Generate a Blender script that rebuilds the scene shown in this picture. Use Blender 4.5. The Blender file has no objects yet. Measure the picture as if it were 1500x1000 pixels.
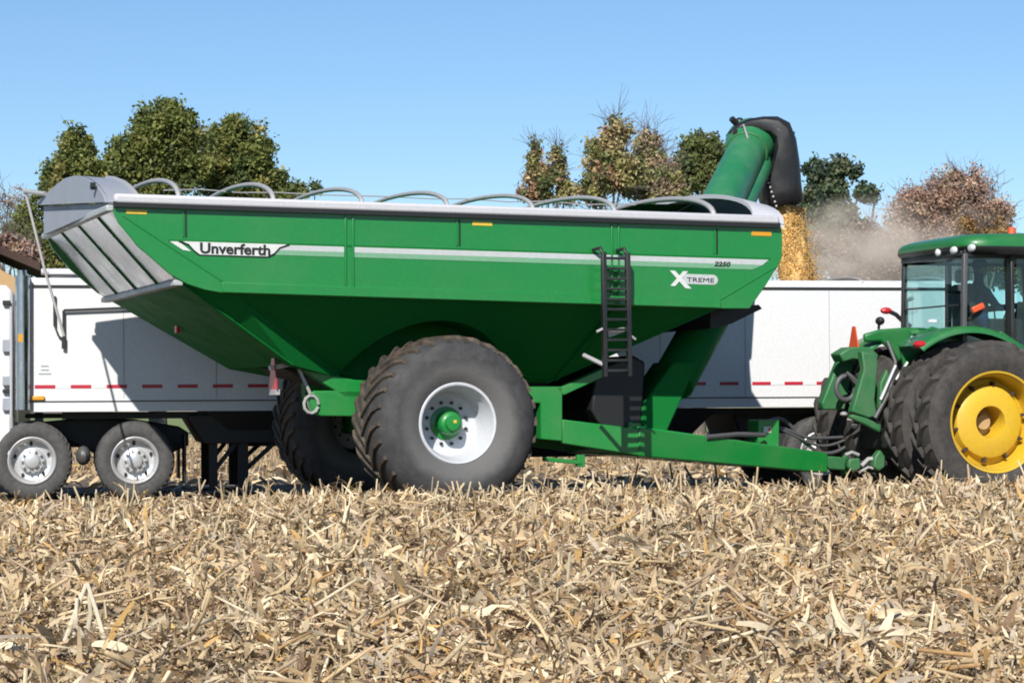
import bpy, bmesh, math, random
import numpy as np
from mathutils import Vector, Matrix
R = math.radians
random.seed(7); rng = np.random.default_rng(11)
scn = bpy.context.scene; COL = scn.collection

# ------------------------------------------------------------------ camera
F_PX, CX, HY, H = 3484.0, 750.0, 600.0, 1.18      # focal length in photo pixels, principal column, horizon row, eye height
cam_d = bpy.data.cameras.new('camera'); cam = bpy.data.objects.new('camera', cam_d); COL.objects.link(cam)
cam.location = (0, 0, H); cam.rotation_euler = (R(90), 0, 0)
cam_d.sensor_width = 36; cam_d.lens = 36*F_PX/1500; cam_d.shift_y = (HY-500)/1500
cam_d.clip_end = 3000; scn.camera = cam

class Frame:
    """local frame of a vehicle: x along its length, y away from the camera, z up"""
    def __init__(s, ox, oy, yaw, oz=0):
        s.o = Vector((ox, oy, oz)); s.yaw = R(yaw)
        s.f = Vector((math.cos(s.yaw), math.sin(s.yaw), 0)); s.n = Vector((-math.sin(s.yaw), math.cos(s.yaw), 0))
    def p(s, px, py, v):
        a = (px-CX)/F_PX; b = (HY-py)/F_PX
        on = s.o.x*s.n.x + s.o.y*s.n.y
        t = (v+on)/(a*s.n.x+s.n.y)
        q = Vector((t*a, t, H+t*b))-s.o
        return Vector((q.dot(s.f), v, q.z))
    def loc(s, w):
        q = Vector(w)-s.o
        return Vector((q.dot(s.f), q.dot(s.n), q.z))
def at(px, py, Y): return Vector(((px-CX)/F_PX*Y, Y, H+(HY-py)/F_PX*Y))

# ------------------------------------------------------------------ mesh builder
class MB:
    def __init__(s): s.v=[]; s.f=[]; s.m=[]; s.cur=0
    def add(s, vs, fs):
        k=len(s.v); s.v += [tuple(x) for x in vs]; s.f += [tuple(i+k for i in f) for f in fs]; s.m += [s.cur]*len(fs); return s
    def prism(s, pts, off):
        off=Vector(off); n=len(pts); a=[Vector(p) for p in pts]; b=[p+off for p in a]
        return s.add(a+b, [tuple(range(n))[::-1], tuple(range(n,2*n))]+[(i,(i+1)%n,n+(i+1)%n,n+i) for i in range(n)])
    def hexa(s, a, b):      # two quads joined
        return s.add(list(a)+list(b), [(3,2,1,0),(4,5,6,7)]+[(i,(i+1)%4,4+(i+1)%4,4+i) for i in range(4)])
    def box(s, c, d, rot=None):
        c=Vector(c); hx,hy,hz=[x/2 for x in d]
        vs=[Vector(q) for q in ((-hx,-hy,-hz),(hx,-hy,-hz),(hx,hy,-hz),(-hx,hy,-hz),(-hx,-hy,hz),(hx,-hy,hz),(hx,hy,hz),(-hx,hy,hz))]
        if rot is not None: vs=[rot@q for q in vs]
        return s.add([c+q for q in vs], [(3,2,1,0),(4,5,6,7),(0,1,5,4),(1,2,6,5),(2,3,7,6),(3,0,4,7)])
    def tube(s, path, r, n=10, cap=True, flat=1.0):
        P=[Vector(p) for p in path]; m=len(P); rr=r if isinstance(r,(list,tuple)) else [r]*m
        vs=[]; ref=None
        for i in range(m):
            d=(P[min(i+1,m-1)]-P[max(i-1,0)]).normalized()
            if ref is None:
                ref = Vector((0,0,1)) if abs(d.z)<.9 else Vector((1,0,0))
            a=(ref-d*ref.dot(d)).normalized(); b=d.cross(a); ref=a
            for k in range(n):
                t=2*math.pi*k/n; vs.append(P[i]+a*math.cos(t)*rr[i]+b*math.sin(t)*rr[i]*flat)
        fs=[(i*n+k, i*n+(k+1)%n, (i+1)*n+(k+1)%n, (i+1)*n+k) for i in range(m-1) for k in range(n)]
        if cap: fs += [tuple(range(n))[::-1], tuple((m-1)*n+k for k in range(n))]
        return s.add(vs, fs)
    def bar(s, a, b, w, h):
        a=Vector(a); b=Vector(b); d=(b-a); L=d.length; d.normalize()
        up=Vector((0,0,1)) if abs(d.z)<.95 else Vector((0,1,0))
        y=up.cross(d).normalized(); z=d.cross(y)
        M=Matrix((d,y,z)).transposed()
        return s.box((a+b)/2, (L,w,h), M)
    def lathe(s, prof, c, n=48, a0=0, a1=360):   # profile (radius, y), around the local y axis through c
        c=Vector(c); full=abs(a1-a0)>=359.9; cnt=n if full else n+1; m=len(prof); vs=[]
        for k in range(cnt):
            t=R(a0+(a1-a0)*k/n)
            for r,y in prof: vs.append((c.x+r*math.cos(t), c.y+y, c.z+r*math.sin(t)))
        fs=[]
        for k in range(n):
            k2=(k+1)%cnt
            for j in range(m-1): fs.append((k*m+j, k*m+j+1, k2*m+j+1, k2*m+j))
        return s.add(vs, fs)
    def sphere(s, c, r, n=10, m=6):
        c=Vector(c); r=r if isinstance(r,(tuple,list)) else (r,r,r); vs=[]
        for j in range(m+1):
            th=math.pi*j/m
            for k in range(n):
                t=2*math.pi*k/n; vs.append((c.x+r[0]*math.sin(th)*math.cos(t), c.y+r[1]*math.sin(th)*math.sin(t), c.z+r[2]*math.cos(th)))
        return s.add(vs, [(j*n+k,(j+1)*n+k,(j+1)*n+(k+1)%n,j*n+(k+1)%n) for j in range(m) for k in range(n)])

def obj(name, mb, mat, parent=None, bevel=0, smooth=35, fix=True):
    me=bpy.data.meshes.new(name)
    if isinstance(mb, MB):
        me.from_pydata([tuple(v) for v in mb.v], [], mb.f)
        mats = mat if isinstance(mat,(list,tuple)) else [mat]
        for m in mats: me.materials.append(m)
        if len(mats)>1: me.polygons.foreach_set('material_index', mb.m)
        if fix:
            bm=bmesh.new(); bm.from_mesh(me); bmesh.ops.remove_doubles(bm, verts=bm.verts, dist=1e-5)
            bmesh.ops.recalc_face_normals(bm, faces=bm.faces); bm.to_mesh(me); bm.free()
    else:
        v,f,col=mb
        nf,k=f.shape
        me.vertices.add(len(v)); me.vertices.foreach_set('co', v.astype(np.float32).ravel())
        me.loops.add(nf*k); me.loops.foreach_set('vertex_index', f.astype(np.int32).ravel())
        me.polygons.add(nf); me.polygons.foreach_set('loop_start', np.arange(0,nf*k,k,dtype=np.int32))
        if col is not None:
            at_=me.color_attributes.new('tint','FLOAT_COLOR','POINT')
            c4=np.ones((len(v),4),np.float32); c4[:,:3]=col; at_.data.foreach_set('color', c4.ravel())
        me.update(calc_edges=True); me.materials.append(mat)
    o=bpy.data.objects.new(name, me); COL.objects.link(o)
    if smooth is None: pass
    else:
        me.polygons.foreach_set('use_smooth',[True]*len(me.polygons))
        try: me.set_sharp_from_angle(angle=R(smooth))
        except Exception: pass
    me.update()
    if parent: o.parent=parent
    if bevel:
        b=o.modifiers.new('bevel','BEVEL'); b.width=bevel; b.segments=2; b.limit_method='ANGLE'; b.angle_limit=R(40)
    return o
def thing(name, label, cat, loc=(0,0,0), rz=0, group=None):
    o=bpy.data.objects.new(name,None); COL.objects.link(o); o.location=loc; o.rotation_euler=(0,0,rz)
    o['label']=label; o['category']=cat
    if group: o['group']=group
    return o
def tag(o, label, cat, kind=None, group=None):
    o['label']=label; o['category']=cat
    if kind: o['kind']=kind
    if group: o['group']=group
    return o
def struct(o, label, cat): return tag(o,label,cat,'structure')

def text_obj(name, body, mat, parent, org, ux, uz, size, bold=.0, shear=0, width=None):
    """lettering lying on a vertical side: ux runs along the words, uz up"""
    cu=bpy.data.curves.new(name,'FONT'); cu.body=body; cu.size=1; cu.offset=bold/size*.5; cu.shear=shear; cu.extrude=.015; cu.resolution_u=6
    t=bpy.data.objects.new('tmp',cu); COL.objects.link(t)
    bpy.context.view_layer.update()
    me=bpy.data.meshes.new_from_object(t.evaluated_get(bpy.context.evaluated_depsgraph_get()))
    bpy.data.objects.remove(t)
    xs=[v.co.x for v in me.vertices]; sc=size
    if width: sx=width/(max(xs)-min(xs))
    else: sx=size
    x0=min(xs); org=Vector(org); ux=Vector(ux).normalized(); uz=Vector(uz).normalized(); n=ux.cross(uz)
    for v in me.vertices:
        c=v.co.copy(); v.co=org+ux*((c.x-x0)*sx)+uz*c.y*sc+n*c.z*sc
    me.materials.clear(); me.materials.append(mat); me.name=name
    o=bpy.data.objects.new(name,me); COL.objects.link(o); o.parent=parent
    return o

# ------------------------------------------------------------------ materials
def newmat(name):
    m=bpy.data.materials.new(name); m.use_nodes=True; nt=m.node_tree
    return m, nt, nt.nodes['Principled BSDF'], nt.nodes, nt.links
def noise(nt, scale, detail=4, rough=.6, coord='Object', vec=None):
    tc=nt.nodes.new('ShaderNodeTexCoord'); n=nt.nodes.new('ShaderNodeTexNoise')
    n.inputs['Scale'].default_value=scale; n.inputs['Detail'].default_value=detail; n.inputs['Roughness'].default_value=rough
    if vec:
        mp=nt.nodes.new('ShaderNodeMapping'); mp.inputs['Scale'].default_value=vec
        nt.links.new(tc.outputs[coord], mp.inputs[0]); nt.links.new(mp.outputs[0], n.inputs['Vector'])
    else: nt.links.new(tc.outputs[coord], n.inputs['Vector'])
    return n.outputs['Fac']
def ramp(nt, fac, stops):
    r=nt.nodes.new('ShaderNodeValToRGB'); e=r.color_ramp.elements
    while len(e)<len(stops): e.new(.5)
    for k,(p,c) in enumerate(stops):
        e[k].position=p; e[k].color=(c[0],c[1],c[2],1) if isinstance(c,(tuple,list)) else (c,c,c,1)
    nt.links.new(fac, r.inputs[0]); return r.outputs[0]
def mix(nt, fac, a, b):
    m=nt.nodes.new('ShaderNodeMix'); m.data_type='RGBA'
    for i,x in ((0,fac),(6,a),(7,b)):
        if isinstance(x,(int,float)): m.inputs[i].default_value=x
        elif isinstance(x,(tuple,list)): m.inputs[i].default_value=(*x[:3],1)
        else: nt.links.new(x, m.inputs[i])
    return m.outputs[2]
def bump(nt, b, h, strength=.3, dist=.02):
    n=nt.nodes.new('ShaderNodeBump'); n.inputs['Strength'].default_value=strength; n.inputs['Distance'].default_value=dist
    nt.links.new(h, n.inputs['Height']); nt.links.new(n.outputs[0], b.inputs['Normal'])
ALB=.70
def paint(name, rgb, rough=.35, dirt=.12, dirtcol=(.30,.24,.16), coat=0, metal=0, scale=2.0, wav=.0, spec=.5):
    rgb=tuple(x*ALB for x in rgb); dirtcol=tuple(x*ALB for x in dirtcol)
    m,nt,b,N,L=newmat(name)
    n1=noise(nt,scale,6,.65); n2=noise(nt,scale*14,3,.6)
    f=ramp(nt,n1,[(.42,0.0),(.78,1.0)])
    mm=N.new('ShaderNodeMath'); mm.operation='MULTIPLY'; mm.inputs[1].default_value=dirt; L.new(f,mm.inputs[0])
    c2=mix(nt, ramp(nt,n2,[(.3,0.0),(.7,1.0)]), rgb, tuple(x*.88 for x in rgb))
    L.new(mix(nt, mm.outputs[0], c2, dirtcol), b.inputs['Base Color'])
    r=N.new('ShaderNodeMapRange'); r.inputs[3].default_value=rough; r.inputs[4].default_value=min(1,rough+.3); L.new(f,r.inputs[0]); L.new(r.outputs[0], b.inputs['Roughness'])
    b.inputs['Coat Weight'].default_value=coat; b.inputs['Coat Roughness'].default_value=.06; b.inputs['Metallic'].default_value=metal
    b.inputs['Specular IOR Level'].default_value=spec
    if wav: bump(nt,b,noise(nt,1.3,2,.5),wav,.03)
    return m
def plain(name, rgb, rough=.6, metal=0):
    rgb=tuple(x*ALB for x in rgb)
    m,nt,b,N,L=newmat(name)
    n=noise(nt,18,3); L.new(mix(nt,n,tuple(x*.85 for x in rgb),tuple(min(1,x*1.12) for x in rgb)), b.inputs['Base Color'])
    b.inputs['Roughness'].default_value=rough; b.inputs['Metallic'].default_value=metal
    return m
M={}
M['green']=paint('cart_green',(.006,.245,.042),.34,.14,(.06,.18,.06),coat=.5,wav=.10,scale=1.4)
M['green_shaded']=paint('shaded_cart_green',(.006,.19,.035),.55,.05,(.05,.10,.04),wav=.05,spec=.1)  # same cart green, darkened to deepen the shade on the hopper
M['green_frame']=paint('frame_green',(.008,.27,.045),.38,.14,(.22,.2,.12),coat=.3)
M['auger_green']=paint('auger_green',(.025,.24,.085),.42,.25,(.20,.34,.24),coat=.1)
M['jd_green']=paint('tractor_green',(.018,.20,.045),.35,.2,(.16,.22,.12),coat=.4)
M['dull_green']=paint('hitch_green',(.03,.19,.06),.5,.4,(.18,.19,.13))
M['silver']=paint('galvanised_sheet',(.82,.84,.87),.2,.15,(.42,.42,.40),metal=.85,wav=.10)
M['trim']=paint('pale_trim',(.50,.54,.54),.4,.2,(.3,.31,.29))
M['capgrey']=paint('grey_cap_sheet',(.36,.39,.45),.5,.2,(.26,.27,.29))
M['railwhite']=paint('white_rail_tube',(.66,.66,.70),.4,.2,(.42,.42,.43))
M['bow']=paint('bow_tube',(.56,.55,.54),.38,.25,(.36,.35,.33),metal=.25)
M['stripe']=paint('silver_stripe_decal',(.60,.64,.64),.35,.1)
M['stripe2']=paint('faded_stripe_decal',(.20,.45,.27),.4,.1)
M['white']=paint('white_decal',(.78,.80,.78),.4,.06)
M['black']=plain('black_decal',(.012,.013,.014),.5)
M['blackmetal']=paint('black_ladder_paint',(.016,.017,.019),.4,.2,(.10,.09,.08))
M['rubberflap']=paint('black_spout_rubber',(.016,.016,.019),.38,.18,(.09,.08,.07),wav=.3)
M['hose']=plain('hose_rubber',(.10,.10,.105),.5)
M['amber']=plain('amber_reflector',(.75,.36,.02),.35)
M['yellowmark']=plain('yellow_reflector',(.78,.55,.06),.35)
M['red']=plain('red_reflector',(.55,.02,.03),.35)
M['orange']=plain('fluorescent_orange',(.85,.11,.03),.5)
M['trailer']=paint('white_trailer_sheet',(.86,.87,.89),.32,.07,(.6,.56,.5),wav=.02)
M['trailer_red']=plain('red_tape',(.55,.02,.05),.4)
M['trailer_wht']=plain('white_tape',(.82,.84,.86),.35)
M['dark']=plain('dark_steel',(.022,.022,.024),.6)
M['chrome']=paint('chrome_stack',(.62,.66,.72),.16,.25,(.5,.5,.5),metal=1)
M['alloy']=paint('polished_alloy',(.75,.75,.76),.3,.2,(.4,.38,.35),metal=.45)
M['rimwhite']=paint('silver_white_rim',(.72,.74,.79),.38,.2,(.38,.36,.33))
M['yellow']=paint('tractor_yellow',(.84,.53,.03),.4,.35,(.52,.32,.07))
M['beige']=plain('stucco',(.55,.36,.17),.85)
M['roofbrown']=plain('brown_shingle',(.065,.035,.025),.85)
M['seat']=plain('black_upholstery',(.015,.015,.017),.8)
M['lamp']=plain('lamp_lens',(.80,.82,.85),.15)
M['skin']=plain('skin',(.42,.22,.15),.55)
M['shirt']=plain('navy_cotton',(.015,.035,.12),.9)
M['jeans']=plain('denim',(.04,.06,.11),.9)
def mk_rubber(name, base, dust, lo=.4, hi=.7, sc=6):
    base=tuple(x*ALB for x in base); dust=tuple(x*ALB for x in dust)
    m,nt,b,N,L=newmat(name)
    n=noise(nt,sc,7,.7); L.new(mix(nt,ramp(nt,n,[(lo,0.),(hi,1.)]),base,dust), b.inputs['Base Color']); b.inputs['Roughness'].default_value=.8
    bump(nt,b,noise(nt,sc*6,4,.7),.5,.01); return m
M['rubber']=mk_rubber('dusty_rubber',(.030,.030,.033),(.085,.083,.082),.35,.75,5)
def ringdust():
    m=M['rubber']; nt=m.node_tree; b=nt.nodes['Principled BSDF']; old=b.inputs['Base Color'].links[0].from_socket
    tc=nt.nodes.new('ShaderNodeTexCoord'); sp_=nt.nodes.new('ShaderNodeSeparateXYZ'); nt.links.new(tc.outputs['Object'],sp_.inputs[0])
    cb=nt.nodes.new('ShaderNodeCombineXYZ'); nt.links.new(sp_.outputs[0],cb.inputs[0]); nt.links.new(sp_.outputs[2],cb.inputs[2])
    ln=nt.nodes.new('ShaderNodeVectorMath'); ln.operation='LENGTH'; nt.links.new(cb.outputs[0],ln.inputs[0])
    n=noise(nt,5,3); ad=nt.nodes.new('ShaderNodeMath'); ad.operation='MULTIPLY_ADD'; nt.links.new(n,ad.inputs[0]); ad.inputs[1].default_value=.22; nt.links.new(ln.outputs['Value'],ad.inputs[2])
    f=ramp(nt,ad.outputs[0],[(.70,1.),(.82,0.)])
    nt.links.new(mix(nt,f,old,(.115,.112,.109)),b.inputs['Base Color'])
    mixn=b.inputs['Base Color'].links[0].from_node
    mm=nt.nodes.new('ShaderNodeMath'); mm.operation='MULTIPLY'; mm.inputs[1].default_value=.75; nt.links.new(f,mm.inputs[0]); nt.links.new(mm.outputs[0],mixn.inputs[0])
ringdust()
M['mudtread']=mk_rubber('muddy_tread',(.040,.033,.027),(.17,.125,.085),.38,.72,7)
M['tractyre']=mk_rubber('tractor_rubber',(.032,.030,.029),(.105,.09,.078),.35,.8,7)
M['truckrub']=mk_rubber('truck_rubber',(.045,.045,.046),(.13,.125,.12),.3,.8,9)
# glass: tinted transparent + mirror
g=bpy.data.materials.new('cab_glass'); g.use_nodes=True; nt=g.node_tree; nt.nodes.clear()
o_=nt.nodes.new('ShaderNodeOutputMaterial'); t_=nt.nodes.new('ShaderNodeBsdfTransparent'); t_.inputs[0].default_value=(.80,.93,.93,1)
gl=nt.nodes.new('ShaderNodeBsdfGlossy'); gl.inputs['Roughness'].default_value=.02; fr=nt.nodes.new('ShaderNodeLayerWeight'); fr.inputs[0].default_value=.5
pw_=nt.nodes.new('ShaderNodeMath'); pw_.operation='POWER'; pw_.inputs[1].default_value=5.0; nt.links.new(fr.outputs['Facing'],pw_.inputs[0])
ad_=nt.nodes.new('ShaderNodeMath'); ad_.operation='MULTIPLY_ADD'; ad_.inputs[1].default_value=.9; ad_.inputs[2].default_value=.045; nt.links.new(pw_.outputs[0],ad_.inputs[0])
mx=nt.nodes.new('ShaderNodeMixShader'); nt.links.new(ad_.outputs[0],mx.inputs[0]); nt.links.new(t_.outputs[0],mx.inputs[1]); nt.links.new(gl.outputs[0],mx.inputs[2]); nt.links.new(mx.outputs[0],o_.inputs[0]); M['glass']=g
def tintmat(name, rough=.8, transl=0, nscale=40, spec=.3):
    m,nt,b,N,L=newmat(name)
    a=N.new('ShaderNodeAttribute'); a.attribute_name='tint'
    n=noise(nt,nscale,3); hs=N.new('ShaderNodeHueSaturation'); L.new(a.outputs['Color'],hs.inputs['Color'])
    mr=N.new('ShaderNodeMapRange'); mr.inputs[3].default_value=.7; mr.inputs[4].default_value=1.3; L.new(n,mr.inputs[0]); L.new(mr.outputs[0],hs.inputs['Value'])
    L.new(hs.outputs[0], b.inputs['Base Color']); b.inputs['Roughness'].default_value=rough; b.inputs['Specular IOR Level'].default_value=spec
    if transl:
        tr=N.new('ShaderNodeBsdfTranslucent'); L.new(hs.outputs[0],tr.inputs[0]); ms=N.new('ShaderNodeMixShader'); ms.inputs[0].default_value=transl
        L.new(b.outputs[0],ms.inputs[1]); L.new(tr.outputs[0],ms.inputs[2]); L.new(ms.outputs[0],N['Material Output'].inputs[0])
    return m
M['residue']=tintmat('corn_residue',.75,.15,60)
M['leaf']=tintmat('tree_leaf',.6,.35,3)
M['bark']=plain('bark',(.16,.13,.11),.9)
M['twig']=plain('twig_bark',(.20,.15,.14),.9)
M['corn']=tintmat('corn_kernels',.6,.45,30)

# ------------------------------------------------------------------ world and sun
SUN_EL, SUN_AZ = 36.5, 12.0     # elevation; degrees to the left of straight behind the camera
w=bpy.data.worlds.new('World'); scn.world=w; w.use_nodes=True; nt=w.node_tree
bg=nt.nodes['Background']; sk=nt.nodes.new('ShaderNodeTexSky'); sk.sky_type='NISHITA'; sk.sun_disc=False
sk.sun_elevation=R(SUN_EL); sk.sun_rotation=R(180+SUN_AZ); sk.air_density=1.0; sk.dust_density=0.0; sk.ozone_density=6.0; sk.altitude=200
hsv=nt.nodes.new('ShaderNodeHueSaturation'); hsv.inputs['Saturation'].default_value=1.03; nt.links.new(sk.outputs[0],hsv.inputs['Color']); nt.links.new(hsv.outputs[0],bg.inputs[0]); bg.inputs[1].default_value=.083
sd=bpy.data.lights.new('sun','SUN'); sd.energy=5.0; sd.angle=R(.53); sd.color=(1,.955,.88)
so=bpy.data.objects.new('sun',sd); COL.objects.link(so)
sv=Vector((-math.sin(R(SUN_AZ))*math.cos(R(SUN_EL)), -math.cos(R(SUN_AZ))*math.cos(R(SUN_EL)), math.sin(R(SUN_EL))))
so.rotation_euler=sv.to_track_quat('Z','Y').to_euler(); so.location=(-8,-20,30)
scn.view_settings.view_transform='Standard'; scn.view_settings.look='None'; scn.view_settings.exposure=.5; scn.view_settings.gamma=1
scn.render.engine='CYCLES'; scn.cycles.filter_width=1.9

# ------------------------------------------------------------------ ground
def smooth(x): x=np.clip(x,0,1); return x*x*(3-2*x)
def gh(X,Y):
    X=np.asarray(X,float); Y=np.asarray(Y,float)
    Yl=24.1+.28*X
    crest=.21+.014*X
    rise=.04+(crest-.04)*np.clip((Y-7)/(Yl-7),0,1)**1.2
    fall=smooth((Y-Yl)/1.6)
    near=rise*(1-fall)
    bumps=.035*np.sin(X*2.1+.7*np.sin(Y*1.3))*np.sin(Y*1.7+X*.6)+.02*np.sin(X*5.3+Y*3.1)*np.sin(Y*4.7-X*2.2)
    amp=np.where(Y<60,1,0)*(1-.5*fall)
    z=near+bumps*amp
    return z
def ground_sheet():
    ys=np.concatenate([np.linspace(4,32,150),np.linspace(32.5,100,60),np.geomspace(103,1500,30)])
    rows=[]
    for y in ys:
        half=max(14,y*1.0); t=np.linspace(-1,1,141); xs=np.sign(t)*np.abs(t)**1.6*half if y>60 else t*half
        rows.append(np.stack([xs,np.full_like(xs,y),gh(xs,np.full_like(xs,y))],1))
    V=np.concatenate(rows); n=141; m=len(ys)
    i=np.arange(m-1)[:,None]*n+np.arange(n-1)[None,:]
    Fq=np.stack([i,i+1,i+n+1,i+n],-1).reshape(-1,4)
    return V,Fq,None
m,nt,b,N,L=newmat('field_soil')
n1=noise(nt,1.2,6,.7); n2=noise(nt,14,5,.7); n3=noise(nt,60,3,.7)
c=mix(nt,ramp(nt,n2,[(.35,0.),(.65,1.)]),(.05,.036,.026),(.13,.095,.06)); c=mix(nt,ramp(nt,n3,[(.5,0.),(.72,1.)]),c,(.28,.22,.14)); c=mix(nt,ramp(nt,n1,[(.45,0.),(.75,.6)]),c,(.085,.06,.042))
L.new(c,b.inputs['Base Color']); b.inputs['Roughness'].default_value=.95; bump(nt,b,n2,.8,.04)
gobj=obj('ground',ground_sheet(),m,smooth=None)
gobj['kind']='structure'; gobj['label']='brown soil of the harvested field under the residue'; gobj['category']='ground'
# meadow strip far beyond the trailer
m,nt,b,N,L=newmat('meadow_grass')
n1=noise(nt,.6,5,.7); n2=noise(nt,9,4,.7); L.new(mix(nt,n1,(.10,.15,.035),(.19,.22,.07)),b.inputs['Base Color']); b.inputs['Roughness'].default_value=.9
mb=MB(); mb.add([(-260,92,.03),(260,92,.03),(600,500,.03),(-600,500,.03)],[(0,1,2,3)])
o=obj('meadow',mb,m,smooth=None); struct(o,'green grass strip seen under the white trailer','grass')

# ------------------------------------------------------------------ corn residue
def strips(c, az, pitch, roll, L, W, bend, twist, col, S=4, crease=.0, tap=(.7,.35)):
    n=len(c); t=np.linspace(-.5,.5,S+1)
    d=np.stack([np.cos(az)*np.cos(pitch),np.sin(az)*np.cos(pitch),np.sin(pitch)],1)
    s0=np.stack([-np.sin(az),np.cos(az),np.zeros(n)],1); u0=np.cross(d,s0)
    P=c[:,None,:]+d[:,None,:]*(t[None,:,None]*L[:,None,None])-u0[:,None,:]*((t**2)[None,:,None]*(bend*L)[:,None,None])
    P=P+s0[:,None,:]*((t**3-.1*t)[None,:,None]*(L*rng.normal(0,.5,n))[:,None,None])
    ang=roll[:,None]+twist[:,None]*t[None,:]
    side=np.cos(ang)[:,:,None]*s0[:,None,:]+np.sin(ang)[:,:,None]*u0[:,None,:]
    w=W[:,None]*(1-tap[0]*np.clip(t,0,1)[None,:]*2*.9-tap[1]*np.clip(-t,0,1)[None,:]*2)*.5
    A=P-side*w[:,:,None]; B=P+side*w[:,:,None]
    V=np.stack([A,B],2).reshape(-1,3)
    base=(np.arange(n)*(S+1)*2)[:,None]; k=np.arange(S)[None,:]*2
    i=base+k; Fq=np.stack([i,i+1,i+3,i+2],-1).reshape(-1,4)
    C=np.repeat(col,(S+1)*2,axis=0)
    return V,Fq,C
def joinm(parts):
    V=[];Fq=[];C=[];k=0
    for v,f,c in parts: V.append(v);Fq.append(f+k);C.append(c);k+=len(v)
    return np.concatenate(V),np.concatenate(Fq),np.concatenate(C)
PAL=np.array([(.49,.385,.245),(.56,.46,.315),(.42,.315,.195),(.63,.55,.41),(.34,.215,.105),(.37,.29,.215),(.49,.32,.13),(.17,.11,.07),(.41,.355,.295),(.26,.185,.125)])
PAL=PAL*np.array([1.0,.96,.88])
PW=np.array([.22,.15,.17,.08,.08,.09,.04,.07,.04,.06])
def cols(n,pal=PAL,pw=PW,j=.12):
    c=pal[rng.choice(len(pal),n,p=pw/pw.sum())]; return np.clip(c*(1+rng.normal(0,j,(n,1))),.02,.9)
def scatter(n,y0,y1,slope=.27,pad=1.4,pw=1.0):
    Y=y0+(y1-y0)*rng.random(n)**pw; X=(rng.random(n)*2-1)*(Y*slope+pad); return X,Y
parts=[]
def leaves(n,y0,y1,big=1.0,lift=.13,up=.16):
    X,Y=scatter(n,y0,y1)
    keep=Y<25.6+.28*X; X,Y=X[keep],Y[keep]; n=len(X)
    L=np.clip(rng.gamma(2.6,.034,n)*big+.03,.03,.34)
    W=np.clip((.006+rng.gamma(2.0,.0075,n))*big,.006,.05); W=np.minimum(W,L*.45)
    pitch=rng.normal(.05,.26,n); upm=rng.random(n)<up; pitch[upm]=rng.uniform(.4,1.25,upm.sum())
    patch=.5+.5*np.sin(X*1.9+1.3*np.sin(Y*.9))*np.sin(Y*1.6+.8*np.sin(X*1.1))
    Z=gh(X,Y)+rng.random(n)**1.4*lift*(.3+1.0*patch)+np.abs(np.sin(pitch))*L*.35
    c_=cols(n)*(.82+.3*patch[:,None])
    parts.append(strips(np.stack([X,Y,Z],1),rng.random(n)*6.283,pitch,rng.normal(0,.75,n),L,W,rng.normal(.9,.9,n),rng.normal(0,2.0,n),c_))
leaves(76000,7.6,13,1.0,.11,.14); leaves(72000,12.5,19,1.15,.12,.18); leaves(66000,18,26.5,1.3,.13,.26); leaves(52000,7.6,14,.55,.12,.2); leaves(32000,14,24,.65,.13,.25)
def stalk_tubes(X,Y,Z,L,r,pitch,az,col):
    n=len(X); d=np.stack([np.cos(az)*np.cos(pitch),np.sin(az)*np.cos(pitch),np.sin(pitch)],1)
    s0=np.stack([-np.sin(az),np.cos(az),np.zeros(n)],1); u0=np.cross(d,s0); K=6; V=[]
    base=np.stack([X,Y,Z],1); bend=rng.normal(0,.05,(n,1))
    for t in (0,.5,1.0):
        for k in range(K):
            a=2*math.pi*k/K; rr=(r*(1.1-.25*t))[:,None]
            V.append(base+d*(L*t)[:,None]+s0*bend*(L*(t-t*t)*4)[:,None]+(s0*math.cos(a)+u0*math.sin(a))*rr)
    V=np.stack(V,1)   # n,18,3
    b0=(np.arange(n)*18)[:,None]; q=[]
    for j in (0,6):
        for k in range(K): q.append((j+k,j+(k+1)%K,j+6+(k+1)%K,j+6+k))
    q+= [(12,13,14,15),(12,15,16,17)]
    q=np.array(q); Fq=(b0[:,:,None]+q[None]).reshape(-1,4)
    return V.reshape(-1,3),Fq,np.repeat(col,18,axis=0)
# loose stalk pieces
X,Y=scatter(1700,7.6,25.5); k=Y<25.3+.28*X; X,Y=X[k],Y[k]; n=len(X)
parts.append(stalk_tubes(X,Y,gh(X,Y)+.04+rng.random(n)*.1,rng.uniform(.06,.3,n),rng.uniform(.006,.011,n),rng.normal(.12,.28,n),rng.random(n)*6.28,cols(n,PAL[:6],PW[:6])))
# a few broad pale husks lying on top (some of them in the heap low on the right)
hx=[];
for (px,py,Yd,cnt,sp) in ((1295,925,10.6,26,.22),(1330,880,11.6,14,.15),(905,800,15.6,9,.12),(640,875,11.8,8,.15),(130,930,10.3,8,.2),(1010,790,16,8,.3),(350,800,15,10,.4),(1440,900,11,8,.25)):
    q=at(px,py,Yd)
    for _ in range(cnt): hx.append((q.x+rng.normal(0,sp),Yd+rng.normal(0,sp*1.2)))
hx=np.array(hx); n=len(hx); X,Y=hx[:,0],hx[:,1]
parts.append(strips(np.stack([X,Y,gh(X,Y)+.10+rng.random(n)*.06],1),rng.random(n)*6.28,rng.normal(.15,.35,n),rng.normal(0,.6,n),rng.uniform(.18,.42,n),rng.uniform(.025,.06,n),rng.normal(.5,.5,n),rng.normal(0,1.2,n),cols(n,PAL[[1,3,3,8]],np.array([.3,.4,.2,.1])),S=6))
res=obj('corn_residue',joinm(parts),M['residue'],smooth=180); tag(res,'tan chopped corn leaves and husks covering the foreground field','crop residue','stuff')
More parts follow.
